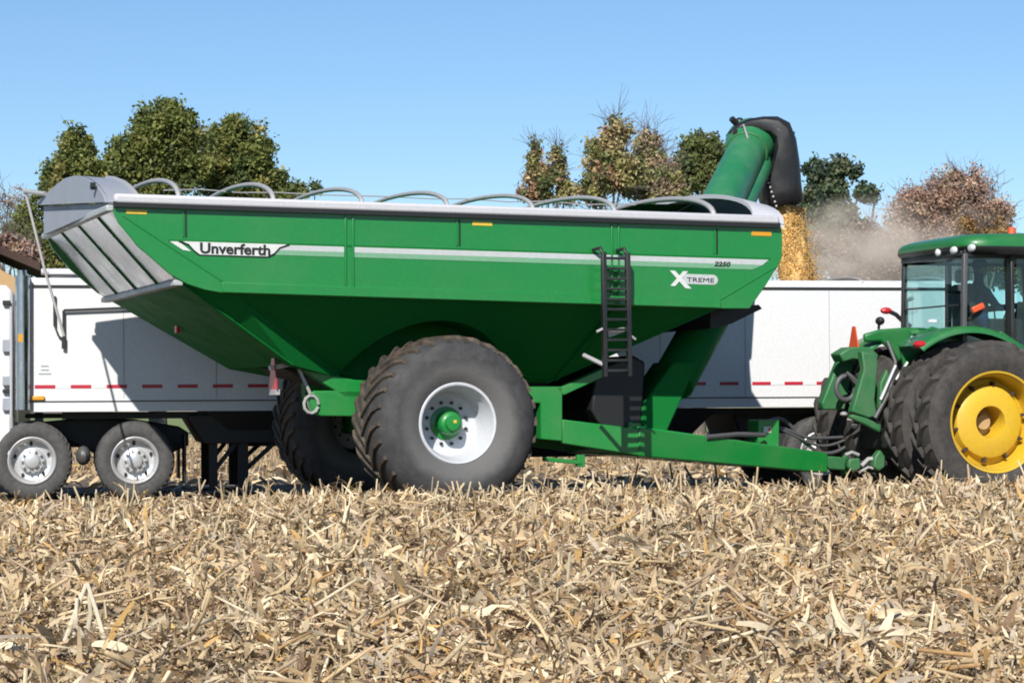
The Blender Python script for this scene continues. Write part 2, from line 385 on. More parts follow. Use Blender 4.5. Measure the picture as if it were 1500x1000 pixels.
# standing stubble, in rows that run with the machines
parts=[]; X=[];Y=[]
for r_ in range(26):
    off=-.35-r_*.76
    for x in np.arange(-8,8,.17):
        if rng.random()<(.8 if r_<4 else .34):
            X.append(x+rng.normal(0,.06)); Y.append(24.9+.28*x+off+rng.normal(0,.07))
X=np.array(X);Y=np.array(Y); k=(Y>7.5); X,Y=X[k],Y[k]; n=len(X)
L=np.clip(rng.gamma(6,.028,n)+.04,.08,.42); L=np.where(Y<17,L*.6,L)
parts.append(stalk_tubes(X,Y,gh(X,Y)-.02,L+.06,rng.uniform(.007,.0125,n),np.clip(rng.normal(1.3,.34,n),.3,2.2),rng.random(n)*6.28,cols(n,PAL[[1,3,0,5]],np.array([.35,.4,.15,.1]))))
# torn leaf rags clinging to the standing stalks
for _ in range(2):
    parts.append(strips(np.stack([X+rng.normal(0,.02,n),Y+rng.normal(0,.02,n),gh(X,Y)+L*.55+.03],1),rng.random(n)*6.28,rng.normal(.9,.5,n),rng.normal(0,.8,n),rng.uniform(.1,.3,n),rng.uniform(.010,.028,n),rng.normal(1.0,.7,n),rng.normal(0,1.5,n),cols(n,PAL[:4],PW[:4])))
# the pale tripod of leaning stalks at the left
q=at(125,905,10.9); zz=float(gh(q.x,10.9))
for (dx,dy,ex,ln) in ((-.10,0,.0,.30),(-.01,.05,.005,.29),(.10,-.02,.015,.30),(-.045,-.05,-.03,.22)):
    d_=Vector((ex-dx,-dy*.6,.27)); parts.append(stalk_tubes(np.array([q.x+dx]),np.array([10.9+dy]),np.array([zz+.03]),np.array([ln]),np.array([.011]),np.array([math.atan2(d_.z,math.hypot(d_.x,d_.y))]),np.array([math.atan2(d_.y,d_.x)]),np.array([(.60,.53,.40)])))
# sparse crushed pieces in the wheel lane
X,Y=scatter(5000,25.5,34,.25,2); n=len(X)
parts.append(strips(np.stack([X,Y,gh(X,Y)+.015+rng.random(n)*.03],1),rng.random(n)*6.28,rng.normal(.0,.15,n),rng.normal(0,.4,n),rng.uniform(.06,.25,n),rng.uniform(.015,.05,n),rng.normal(.3,.3,n),rng.normal(0,.8,n),cols(n)*.9,S=3))
# stubble beyond the machines
X,Y=scatter(9000,36,92,.25,3,.7); n=len(X)
parts.append(stalk_tubes(X,Y,gh(X,Y)-.03,rng.uniform(.12,.42,n),rng.uniform(.012,.022,n),np.clip(rng.normal(1.3,.3,n),.4,2.2),rng.random(n)*6.28,cols(n,PAL[[0,2,5,4]],PW[:4])*.85))
X,Y=scatter(17000,34,92,.25,3,.75); n=len(X)
parts.append(strips(np.stack([X,Y,gh(X,Y)+.03+rng.random(n)*.08],1),rng.random(n)*6.28,rng.normal(.1,.35,n),rng.normal(0,.8,n),rng.uniform(.15,.5,n),rng.uniform(.03,.09,n),rng.normal(.4,.5,n),rng.normal(0,1.2,n),cols(n),S=3))
st=obj('corn_stubble',joinm(parts),M['residue'],smooth=60); tag(st,'pale cut corn stalks standing in the field','crop stubble','stuff')

# ------------------------------------------------------------------ wheels
def wheel(parent, c, Rt, W, rim_r, face=1, lug=24, mats=None, rim='cart', flat=.03, lugh=.045, n=72):
    """c: centre of the outer sidewall; the tyre reaches from c.y to c.y+face*W"""
    e=bpy.data.objects.new('wheel',None); COL.objects.link(e); e.parent=parent; c=Vector(c); e.location=c
    k=face; Rb=Rt-lugh
    pr=[(rim_r-.01,.115*W),(rim_r+.035,.075*W),(rim_r+.10*(Rt-rim_r)/.5,.04*W),(rim_r+.42*(Rt-rim_r),.0),(rim_r+.62*(Rt-rim_r),.012*W),(rim_r+.80*(Rt-rim_r),.055*W),(Rb-.02*Rt,.13*W),(Rb,.22*W),(Rb+.004,.5*W)]
    pr=pr+[(r,W-y) for r,y in pr[::-1][1:]]
    mb=MB(); mb.lathe([(r,y*k) for r,y in pr],(0,0,0),n)
    # lugs
    mb.cur=1
    for i in range(lug):
        for sd_ in (0,1):
            a0=2*math.pi*(i+.5*sd_)/lug; pts=[]
            m_=5; top=[];bot=[]
            for j in range(m_):
                f=j/(m_-1); y=(.085+.435*f)*W; ang=a0+(f**1.2)*.36*(.75/Rt+.25)*(W/.6 if W<.6 else 1)*.9
                if sd_: y=W-y
                if f<.25: rr=Rb-.038*Rt*(1-f*4)
                else: rr=Rb-.004
                hw=(.34*math.pi*2*Rt/lug)*.42
                for q,(da,h) in enumerate(((-hw/Rt,-.01),(-hw/Rt*.75,lugh),(hw/Rt*.75,lugh),(hw/Rt,-.01))):
                    aa=ang+da; r_=rr+h*(.75 if f<.2 else 1); top.append((r_*math.cos(aa),y*k,r_*math.sin(aa)))
            fs=[]
            for j in range(m_-1):
                for q in range(3): fs.append((j*4+q,j*4+q+1,(j+1)*4+q+1,(j+1)*4+q))
            fs.append((0,1,2,3)); fs.append(tuple((m_-1)*4+q for q in (3,2,1,0)))
            mb.add(top,fs)
    zmin=-c.z+flat
    mb.v=[(x,y,max(z,zmin)) for x,y,z in mb.v]
    obj('tyre',mb,[mats[0],mats[1]],e,smooth=40)
    return e

# ================================================================== GRAIN CART
YAW=20.0; TYAW=17.0
C=Frame(-.5597,26.0,YAW)
cart=thing('grain_cart','long green grain cart with silver side stripe, black ladder and raised unloading auger','grain cart',C.o,C.yaw)
V0,V1=.35,4.7; VC=(V0+V1)/2
cp=lambda px,py,v=V0: C.p(px,py,v)
def far(p,v=V1): return Vector((p.x,v,p.z))
outline=[(162,302),(173,326),(201,360),(222,378),(248,401),(274,416),(300,424.5),(325,429),(700,441),(1055,452),(1098,452),(1122,418),(1143,384),(1146,376),(1146,337),(1141,331)]
side=[cp(*q) for q in outline]
mb=MB(); mb.prism(side,(0,.05,0)); near_side=obj('side_panel',mb,M['green'],cart,.008)
mb=MB(); mb.prism([far(q,V1-.05) for q in side],(0,.05,0)); obj('side_panel',mb,M['green'],cart,.008)
def strip_on(px_pts, v, thick): # flat shape on the near side
    mb=MB(); return mb.prism([cp(x,y,v) for x,y in px_pts],(0,thick,0))
# belt along the bottom, fold beads, seam ribs
mb=strip_on([(326,413),(700,426.5),(1056,438.5),(1056,451),(700,440),(326,428)],V0-.03,.032); mb2=mb
obj('belt_rail',mb,M['green'],near_side,.006)
for a_,b_ in (((180,316),(326,412)),((1140,388),(1056,438))):
    mb=MB(); mb.tube([cp(*a_,V0-.001),cp(*b_,V0-.001)],.010,6); obj('fold_bead',mb,M['green'],near_side)
for xs in ((506,517),(896,906)):
    mb=MB()
    for x in xs:
        t=(x-165)/975; mb.bar(cp(x,305+30*t+.5,V0-.003),cp(x,417+27*(x-326)/730-4,V0-.003),.022,.03)
    obj('seam_rib',mb,M['green'],near_side,.004)
for x,y0,y1 in ((272,309,347),(673,322,360),(1050,335,372)):
    mb=MB(); mb.bar(cp(x,y0,V0-.002),cp(x,y1,V0-.002),.012,.028); obj('stake_slot',mb,M['black'],near_side)
    mb=MB(); mb.bar(cp(x-4,y0,V0-.004),cp(x-4,y1,V0-.004),.012,.022); obj('slot_flange',mb,M['green'],near_side)
# stripe: bright band, faded lower band
def ys(x): return 351.5+(378.5-351.5)*(x-245)/(1127-245)
def band(x0,x1,d0,d1,v,mat,name,tip0=0,tip1=0):
    mb=strip_on([(x0,ys(x0)+d0),(x1,ys(x1)+d0),(x1-tip1,ys(x1-tip1)+d1),(x0+tip0,ys(x0+tip0)+d1)],v,.004); return obj(name,mb,mat,near_side,smooth=None)
band(400,504,2,10,V0-.005,M['stripe'],'trim_stripe',-12); band(519,1126,2,10,V0-.005,M['stripe'],'trim_stripe',0,9)
band(393,504,10.2,17,V0-.005,M['stripe2'],'stripe_fade',-8); band(519,1117,10.2,17,V0-.005,M['stripe2'],'stripe_fade',0,15)
band(247,1128,-.8,1.8,V0-.006,M['hopline'] if 'hopline' in M else M['green_shaded'],'stripe_line')
mb=strip_on([(248,353),(262,353.5),(280,368),(268,366)],V0-.006,.004); obj('stripe_tip',mb,M['white'],near_side,smooth=None)
mb=strip_on([(268,353.4),(420,358),(408,364),(400,372),(393,375.5),(292,372.5),(285,368),(278,359)],V0-.007,.004); obj('name_plate',mb,M['white'],near_side,smooth=None)
mb=MB()
mb.tube([cp(262,353.6,V0-.009),cp(276,358,V0-.009),cp(284,367,V0-.009),cp(292,373.3,V0-.009)],.008,5); mb.tube([cp(292,373.3,V0-.009),cp(393,376.6,V0-.009)],.004,5); mb.tube([cp(393,376,V0-.009),cp(402,371.5,V0-.009),cp(410,363,V0-.009),cp(424,358.4,V0-.009)],.008,5)
obj('plate_outline',mb,M['black'],near_side)
a=cp(293,370.2,V0-.010); b_=cp(396,373.6,V0-.010)
text_obj('lettering','Unverferth',M['black'],near_side,a,(b_-a),(0,0,1),.155,.009,0,(b_-a).length)
a=cp(1046,389.6,V0-.010); b_=cp(1070,390.4,V0-.010); text_obj('model_number','2250',M['black'],near_side,a,(b_-a),(0,0,1),.075,.004,.25,(b_-a).length)
# X emblem and its plate
mb=strip_on([(1000,401),(1046,402.5),(1050,405),(1052,410),(1050,415),(1046,417),(1000,415.5)],V0-.005,.004); obj('emblem_plate',mb,M['stripe'],near_side,smooth=None)
mb=strip_on([(981,396),(989,396.5),(1013,423),(1004,422)],V0-.009,.004); obj('emblem_stroke',mb,M['white'],near_side,smooth=None)
mb=strip_on([(1001,397),(1008,397.5),(989,419),(982,418.5)],V0-.0085,.003); obj('emblem_stroke',mb,M['white'],near_side,smooth=None)
a=cp(1006,412.3,V0-.010); b_=cp(1046,413.8,V0-.010); text_obj('emblem_lettering','TREME',M['black'],near_side,a,(b_-a),(0,0,1),.072,.0,.0,(b_-a).length)
for x0,x1,yy,mm in ((185,215,307,M['yellowmark']),(692,721,324,M['yellowmark']),(1101,1130,339,M['amber'])):
    mb=strip_on([(x0,yy),(x1,yy+1),(x1,yy+7),(x0,yy+6)],V0-.007,.006); obj('reflector',mb,mm,near_side,smooth=None)
# top rail: white tube over a black bar that paints its shadow
ra,rb=cp(166,291,V0),cp(1139,323,V0)
for v,off in ((V0,0),(V1,0)):
    mb=MB(); mb.bar(Vector((ra.x,v,ra.z)),Vector((rb.x,v,rb.z)),.14,.105); obj('top_rail',mb,M['railwhite'],cart,.03)
    mb=MB(); A=cp(166,299.5,V0);B=cp(1140,331,V0); mb.bar(Vector((A.x,v,A.z)),Vector((B.x,v,B.z)),.125,.055); obj('rail_shadow',mb,M['black'],cart)
# rear wall (sloping) with its trim
T=cp(163,303); Bt=cp(262,414); Va,Vb=V0+.052,V1-.052
def sl(t,v,o=0):
    d=(Bt-T); nn=Vector((-d.z,0,d.x)).normalized()
    if nn.x>0: nn=-nn
    q=T+d*t; return Vector((q.x,v,q.z))+nn*o
mb=MB(); mb.hexa([sl(0,Va),sl(0,Vb),sl(1,Vb),sl(1,Va)],[sl(0,Va,-.04),sl(0,Vb,-.04),sl(1,Vb,-.04),sl(1,Va,-.04)])
rw=obj('rear_wall',mb,M['silver'],cart)
for v in (V0+.95,VC,V1-1.0):
    mb=MB(); mb.hexa([sl(.02,v-.012,.001),sl(.02,v+.012,.001),sl(.97,v+.012,.001),sl(.97,v-.012,.001)],[sl(.02,v-.008,.02),sl(.02,v+.008,.02),sl(.97,v+.008,.02),sl(.97,v-.008,.02)]); obj('wall_rib',mb,M['green_shaded'],rw)
mb=MB(); mb.bar(sl(0,V0-.01,.02),sl(0,V1+.01,.02),.08,.07); obj('rear_trim',mb,M['trim'],cart,.015)
mb=MB(); mb.bar(sl(1,V0+.02,.0),sl(1,V1-.02,.0),.10,.06); obj('rear_trim',mb,M['trim'],cart,.01)
# front wall
fr=[cp(1141,333),cp(1146,376),cp(1098,451)]
mb=MB()
for a,b_ in ((fr[0],fr[1]),(fr[1],fr[2])):
    a=a-Vector((.03,0,0)); b_=b_-Vector((.03,0,0))
    mb.hexa([Vector((a.x,Va,a.z)),Vector((a.x,Vb,a.z)),Vector((b_.x,Vb,b_.z)),Vector((b_.x,Va,b_.z))],[Vector((a.x-.04,Va,a.z)),Vector((a.x-.04,Vb,a.z)),Vector((b_.x-.04,Vb,b_.z)),Vector((b_.x-.04,Va,b_.z))])
obj('front_wall',mb,M['green_shaded'],cart)
# rear tarp cap: plate, overhanging dome
u0=T.x+.02
zt=T.z
def arch(u,rise,n=20,v0=V0,v1=V1,z=None,pw=1.0,tilt=0):
    z=zt if z is None else z; pts=[]
    for i in range(n+1):
        t=math.pi*i/n; v=(v0+v1)/2-(v1-v0)/2*math.cos(t); pts.append(Vector((u-tilt*math.sin(t),v,z+rise*math.sin(t)**pw)))
    return pts
plate=[(64,344),(64,302),(110,299.5),(156,297.5),(160,302)]
def onrear(px,py,u):   # point on the plane x=u of the cart
    a=(px-CX)/F_PX; b=(HY-py)/F_PX; of=C.o.dot(C.f); t=(u+of)/(a*C.f.x+C.f.y); q=Vector((t*a,t,H+t*b))-C.o
    return Vector((u,q.dot(C.n),q.z))
def onend(px,py,du): 
    v=V0+.03+(160-px)/98*3.7; q=C.p(px,py,max(v,V0+.02)); return q+Vector((du,0,0))
mb=MB(); mb.prism([onend(x,y,0) for x,y in plate],(.05,0,0)); cap=obj('tarp_end_cap',mb,M['capgrey'],cart,.004)
dome=[(60,301),(60,296),(68,289),(78,280),(90,269),(102,261),(115,257.5),(126,259),(138,264),(148,272),(157,284),(161,296.5)]
da=[onend(x,y,-.05) for x,y in dome]
# dome end sheet and its curved roof running forward to the second hoop
db=[]
for i,q in enumerate(da[2:]):
    f=i/(len(da)-3); db.append(Vector((q.x+.05+(.32 if f>.4 else .45),max(q.y,V0+.02),q.z-.02+.01*f)))
mb=MB(); mb.prism(da,(.03,0,0)); obj('cap_sheet',mb,M['capgrey'],cap,.004)
mb=MB(); top=da[2:]; n=len(top)
mb.add([p+Vector((.03,0,.004)) for p in top]+db+[p+Vector((.03,0,-.012)) for p in top]+[p-Vector((0,0,.016)) for p in db],[(i,i+1,n+i+1,n+i) for i in range(n-1)]+[(2*n+i,3*n+i,3*n+i+1,2*n+i+1) for i in range(n-1)]); obj('cap_roof',mb,M['capgrey'],cap)
mb=MB(); mb.tube(db,.028,8); obj('cap_hoop',mb,M['bow'],cap)
q=onend(149,273,-.07); mb=MB(); mb.tube([q,q-Vector((.05,0,0))],.04,10); obj('latch',mb,M['black'],cap)
# bows
def rim_pt(px,v):  # point on the rail line above px
    t=(px-166)/(1139-166); q=cp(px,291+32*t-3,V0); return Vector((q.x,v,q.z))
for px,rise,r_ in ((262,.35,.028),(401,.34,.028),(531,.32,.026),(656,.31,.026),(781,.31,.026),(901,.32,.027),(1046,.35,.033)):
    a=rim_pt(px,V0); P=[]
    for i in range(25):
        t=math.pi*i/24; P.append(Vector((a.x,VC-(V1-V0)/2*math.cos(t),a.z-.02+rise*math.sin(t)**.85)))
    mb=MB(); mb.tube(P,r_,8); obj('tarp_bow',mb,M['bow'],cart,smooth=60)
# front cap: dark end sheet under a broad white hoop
a=rim_pt(1110,V0); P=[]; Q=[]
for i in range(25):
    t=math.pi*i/24; P.append(Vector((a.x,VC-(V1-V0)/2*math.cos(t),a.z-.02+.40*math.sin(t)**.85)))
mb=MB(); mb.prism([p+Vector((.05,0,-.03)) for p in P],(.03,0,0)); fc=obj('tarp_end_cap',mb,M['black'],cart)
mb=MB()
n=len(P); mb.add([p+Vector((-.06,0,.03)) for p in P]+[p+Vector((.34,0,-.05)) for p in P]+[p+Vector((-.06,0,-.02)) for p in P]+[p+Vector((.34,0,-.09)) for p in P],[(i,i+1,n+i+1,n+i) for i in range(n-1)]+[(2*n+i,3*n+i,3*n+i+1,2*n+i+1) for i in range(n-1)]+[(i,2*n+i,2*n+i+1,i+1) for i in range(n-1)]+[(n+i,n+i+1,3*n+i+1,3*n+i) for i in range(n-1)])
obj('cap_hood',mb,M['railwhite'],fc)
# dark folded tarp between the last two bows on the far half
mb=MB(); A=rim_pt(1046,V0); 
mb.add([Vector((A.x-.45,VC-.2,A.z+.20)),Vector((A.x-.1,VC-.2,A.z+.30)),Vector((a.x+.04,VC-.2,a.z+.32)),Vector((A.x-.45,V1,A.z)),Vector((A.x-.1,V1,A.z)),Vector((a.x+.04,V1,a.z))],[(0,1,4,3),(1,2,5,4)]); obj('folded_tarp',mb,M['black'],fc)
mb=MB(); mb.tube([rim_pt(x,VC)+Vector((0,0,.30+.012*math.sin(x))) for x in range(300,1111,60)],.008,5); obj('ridge_cable',mb,M['bow'],cart)
# tarp crank at the rear
k0=onend(74,284,-.06); k1=C.p(36,280,4.05); k2=C.p(66,397,4.03); k3=C.p(94,492,4.0)
mb=MB(); mb.tube([k0,k1],.026,8); cr=obj('tarp_crank',mb,M['bow'],cart)
mb=MB(); mb.tube([k1+Vector((0,0,.03)),k2,k3],.017,8); obj('crank_rod',mb,M['bow'],cr)
# hopper under the box
hb=[cp(262,411,V0+.04),cp(340,426,V0+.04),cp(1056,448,V0+.04)]
zb=C.p(700,560,1.5).z
S1=C.p(520,558,1.5); S2=C.p(800,563,1.5); S1.z=S2.z=zb
Rr=C.p(428,534,1.0)
m_=lambda p: Vector((p.x,V0+V1-p.y,p.z))
vs=[hb[0],hb[1],hb[2],Rr,S1,S2]; vs=vs+[m_(p) for p in vs]
F6=6
fs=[(0,1,3),(1,4,3),(1,2,5,4),(F6+0,F6+3,F6+1),(F6+1,F6+3,F6+4),(F6+1,F6+4,F6+5,F6+2),(0,3,F6+3,F6+0),(3,4,F6+4,F6+3),(2,F6+2,F6+5,5),(4,5,F6+5,F6+4),(0,F6+0,F6+1,1),(1,F6+1,F6+2,2)]
mb=MB(); mb.add(vs,fs); hop=obj('hopper',mb,M['green_shaded'],cart,0,smooth=None)
wcx=C.p(675,620,0); cut=[]
for (ya,yb) in ((-.6,1.5),(V0+V1-1.5,V0+V1+.6)):
    mb=MB(); mb.lathe([(0,ya),(1.15,ya),(1.15,yb),(0,yb)],(wcx.x+.02,0,wcx.z),56); c_=obj('well',mb,M['green_shaded'],cart,smooth=None); cut.append(c_)
    bo=hop.modifiers.new('well','BOOLEAN'); bo.object=c_; bo.operation='DIFFERENCE'; bo.solver='EXACT'
bpy.context.view_layer.update()
nm=bpy.data.meshes.new_from_object(hop.evaluated_get(bpy.context.evaluated_depsgraph_get()))
hop.modifiers.clear(); hop.data=nm; nm.name='hopper'
for c_ in cut: bpy.data.objects.remove(c_)
for a,b_ in ((hb[1],S1),(hb[0],Rr),(hb[2],S2)):
    mb=MB(); mb.tube([a+Vector((0,-.005,0)),b_+Vector((0,-.005,0))],.016,6); obj('corner_bead',mb,M['green_shaded'],hop)
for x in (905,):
    mb=MB(); a=cp(x,446,V0+.06); b_=C.p(x*.6+270,556,1.45); mb.bar(a+Vector((0,-.01,-.02)),b_+Vector((0,-.01,0)),.05,.03); obj('hopper_rib',mb,M['green_shaded'],hop)
# clean-out sump below the hopper
mb=MB(); q=C.p(700,590,1.9); mb.box((q.x,VC,q.z),(1.9,1.1,.55)); obj('sump',mb,M['dark'],cart,.03)
# black wedge flap below the front corner
mb=MB(); mb.prism([C.p(1040,455,.9),C.p(1112,446,.9),C.p(1117,452,.9),C.p(1072,474,.9),C.p(1040,482,.9)],(0,2.6,0)); obj('front_skid',mb,M['dark'],cart,.01)
# ------- wheels
wc=C.p(675,620,0); 
def cart_wheel(face,y):
    e=wheel(cart,(wc.x,y,wc.z),.975,1.15,.425,face,30,(M['rubber'],M['mudtread']),lugh=.038,n=80)
    k=face
    mb=MB(); mb.lathe([(r,y_*k) for r,y_ in ((.43,.17),(.445,.115),(.455,.10),(.44,.085),(.42,.09),(.405,.13),(.40,.20),(.37,.26),(.36,.44),(.34,.50),(.17,.52),(.165,.62))],(0,0,0),64); obj('rim',mb,M['rimwhite'],e,smooth=40)
    mb=MB(); mb.lathe([(r,y_*k) for r,y_ in ((.185,.515),(.185,.50),(.135,.49),(.13,.33),(.115,.31),(.085,.30),(.075,.26),(.0,.255))],(0,0,0),32); obj('hub',mb,M['green_frame'],e,smooth=40)
    mb=MB(); mb.box((.02,.255*k,.02),(.035,.01,.035)); obj('hub_sticker',mb,M['yellowmark'],e)
    for i in range(12):
        t=2*math.pi*(i+.5)/12; q=Vector((.235*math.cos(t),.515*k,.235*math.sin(t))); mb=MB(); mb.tube([q,q-Vector((0,.035*k,0))],.019,6); obj('wheel_nut',mb,M['blackmetal'],e)
    return e
cart_wheel(1,0); cart_wheel(-1,V1+.05)
# axle and undercarriage
mb=MB(); mb.bar((wc.x,.6,wc.z),(wc.x,V1-.25,wc.z),.3,.3); obj('axle',mb,M['green_frame'],cart,.02)
RV=1.34
def fr_prism(pts,v,th,name='frame_plate',mat='green_frame',bev=.01):
    mb=MB(); mb.prism([C.p(x,y,v) for x,y in pts],(0,th,0)); return obj(name,mb,M[mat],cart,bev)
for v,th in ((RV,.16),(V0+V1-RV-.16,.16)):
    mir=v!=RV
    def fp(pts,name): 
        mb=MB(); P=[C.p(x,y,RV) for x,y in pts]; mb.prism([Vector((p.x,v,p.z)) for p in P],(0,th,0)); return obj(name,mb,M['green_frame'],cart,.012)
    if not mir:
        fp([(428,534),(520,556),(620,562),(620,585),(505,582),(490,571)],'frame_arm')
        fp([(452,580),(460,572),(620,572),(620,611),(470,609),(458,604)],'rear_bracket')
    else: fp([(520,556),(620,562),(620,605),(520,600)],'frame_arm')
    fp([(700,566),(824,566),(824,646),(792,643),(792,590),(700,590)],'frame_post')
    fp([(812,567),(824,566),(886,538),(887,551),(826,579)],'diagonal_brace')
    fp([(824,614),(938,628),(938,667),(824,649)],'side_rail')
mb=MB(); q=C.p(456,592,RV-.02); mb.tube([q+Vector((.085*math.cos(t*.6),0,.10*math.sin(t*.6))) for t in range(11)],.018,6); obj('hook_ring',mb,M['bow'],cart)
mb=MB(); mb.tube([C.p(438,541,RV-.02),C.p(455,577,RV-.02)],.02,6); obj('link_rod',mb,M['bow'],cart)
# tongue: box beam converging on the centre line
A=[C.p(936,624,RV-.02),C.p(1213,663,VC-.35),C.p(1213,693,VC-.35),C.p(936,668,RV-.02)]
B=[Vector((A[0].x,V0+V1-RV,A[0].z)),Vector((A[1].x,VC+.35,A[1].z)),Vector((A[2].x,VC+.35,A[2].z)),Vector((A[3].x,V0+V1-RV,A[3].z))]
mb=MB(); mb.hexa(A,B); tg=obj('tongue',mb,M['green_frame'],cart,.02)
h0=(A[1]+A[2])/2; hz=h0.z
mb=MB(); mb.bar((h0.x-.1,VC,hz+.02),(h0.x+.38,VC,hz-.02),.24,.17); mb.tube([(h0.x+.42,VC,hz-.16),(h0.x+.42,VC,hz+.16)],.05,10); obj('hitch_clevis',mb,M['dull_green'],tg,.02)
# tool box on the tongue
q=C.p(1126,652,VC-.45); t0=C.p(1110,618,VC-.45)
mb=MB(); mb.box((q.x,VC-.30,(q.z+t0.z)/2),(.29,.32,t0.z-q.z+.06)); tb=obj('control_box',mb,M['green_frame'],cart,.015)
mb=MB(); q2=C.p(1124,629,VC-.465); mb.box(q2,(.10,.006,.075)); obj('sticker',mb,M['white'],tb); mb=MB(); mb.box(q2+Vector((.03,-.005,0)),(.03,.004,.04)); obj('sticker_mark',mb,M['red'],tb)
# parking stand stowed under the frame
mb=MB(); a=C.p(796,672,1.3); b_=C.p(850,677,1.3); mb.bar(a,b_,.09,.05); mb.bar(b_+Vector((0,0,-.05)),b_+Vector((0,0,.09)),.10,.07); obj('parking_stand',mb,M['green_frame'],cart,.008)
# cross members
for px in (640,835,935):
    q=C.p(px,630,RV); mb=MB(); mb.bar((q.x,RV+.1,q.z),(q.x,V0+V1-RV-.1,q.z),.16,.18); obj('cross_member',mb,M['green_frame'],cart,.01)
# black block for gearbox plus ladder shadow, raised to keep sun off the trailer
mb=MB(); mb.prism([C.p(x,y,1.5) for x,y in ((872,540),(928,520),(946,530),(942,600),(938,640),(890,640),(866,600))],(0,1.9,0)); obj('gearbox_shade_block',mb,M['black'],cart,.03)
# drive line and hoses on the tongue
mb=MB(); mb.tube([C.p(1035,640,1.6),C.p(1080,636,1.75),C.p(1120,637,1.95)],.03,8); obj('drive_line',mb,M['hose'],cart)
for pts,r_ in (([(1118,620),(1140,613),(1158,623),(1172,642),(1200,662),(1226,661),(1248,646),(1260,632)],.024),([(1120,626),(1150,628),(1180,640),(1215,641),(1250,638),(1268,630)],.02),([(1128,622),(1160,636),(1190,650),(1215,652),(1245,640),(1262,622)],.018),([(1062,642),(1090,634),(1116,636)],.018)):
    P=[C.p(x,y,VC-.25+.03*i) for i,(x,y) in enumerate(pts)]
    Q=[]
    for i in range(len(P)-1):
        for t in (0,.33,.66):
            p0=P[max(i-1,0)];p1=P[i];p2=P[i+1];p3=P[min(i+2,len(P)-1)]
            Q.append(.5*((2*p1)+(p2-p0)*t+(2*p0-5*p1+4*p2-p3)*t*t+(3*p1-p0-3*p2+p3)*t**3))
    Q.append(P[-1]); mb=MB(); mb.tube(Q,r_,8); obj('hydraulic_hose',mb,M['hose'],cart,smooth=70)
# lights and reflectors at the rear
for px,py,v,nm in ((360,461,.75,'tail_light'),(260,478,3.4,'tail_light')):
    q=C.p(px,py,v); mb=MB(); mb.box(q,(.05,.12,.16)); e=obj(nm,mb,M['red'],cart,.01)
    mb=MB(); mb.box(q+Vector((.045,-.02,.03)),(.05,.10,.12)); obj('lamp_bracket',mb,M['bow'],e,.01)
q=C.p(402,548,1.3); a=q+Vector((0,0,.19))
mb=MB(); mb.prism([q+Vector((0,-.10,-.17)),q+Vector((0,.25,-.17)),q+Vector((0,.14,.2)),q+Vector((0,.02,.2))],(.012,0,0)); sm=obj('slow_sign',mb,M['red'],cart)
mb=MB(); mb.box(q+Vector((.02,.08,-.20)),(.05,.30,.06)); obj('sign_bracket',mb,M['bow'],sm)
mb=MB(); P=[C.p(x,y,RV) for x,y in ((420,538),(520,558),(520,566),(440,550))]; mb.prism([Vector((p.x,RV+.17,p.z)) for p in P],(0,1.1,0)); obj('light_gap_plate',mb,M['dark'],cart)  # added plate closing a gap that leaked sun onto the trailer
mb=MB(); mb.bar(C.p(395,539,1.35),C.p(425,533,1.35),.1,.05); obj('rear_plate',mb,M['bow'],cart)
# ------- ladder
LV=.16
ld=bpy.data.objects.new('ladder',None); COL.objects.link(ld); ld.parent=cart
lt,lb=(884,369),(886,552); rt,rb_=(919,370),(922,551)
for (a,b_) in ((lt,lb),(rt,rb_)):
    mb=MB(); mb.bar(C.p(*a,LV),C.p(*b_,LV),.05,.07); hook=C.p(*a,LV)
    mb.tube([hook+Vector((0,0,-.05)),hook+Vector((-.02,.05,.05)),hook+Vector((-.06,.17,.03))],.022,7)
    obj('stringer',mb,M['blackmetal'],ld,.006)
for i in range(12):
    f=(i+.6)/12.2; mb=MB(); a=C.p(lt[0]+(lb[0]-lt[0])*f,lt[1]+(lb[1]-lt[1])*f,LV); b_=C.p(rt[0]+(rb_[0]-rt[0])*f,rt[1]+(rb_[1]-rt[1])*f,LV)
    mb.bar(a,b_,.05,.03); obj('rung',mb,M['blackmetal'],ld,.004)
mb=MB(); mb.prism([C.p(x,y,LV+.06) for x,y in ((890,483),(915,479),(915,486),(892,494))],(0,.01,0)); obj('ladder_latch',mb,M['bow'],ld)
for pp,r_ in (([C.p(874,486,LV),C.p(886,480,LV)],.016),([C.p(855,520,LV+.25),C.p(884,534,LV+.02)],.026),([C.p(922,490,LV),C.p(931,497,LV)],.014)):
    mb=MB(); mb.tube(pp,r_,7); obj('ladder_stay',mb,M['bow'],ld)
# ------- unloading auger
ag=bpy.data.objects.new('auger',None); COL.objects.link(ag); ag.parent=cart
base=C.p(958,628,1.62); head=C.loc(at(1104,208,33.0))
ax=(head-base).normalized(); sidev=ax.cross(Vector((0,1,0))).normalized()
if sidev.x<0: sidev=-sidev
dep=ax.cross(sidev).normalized()
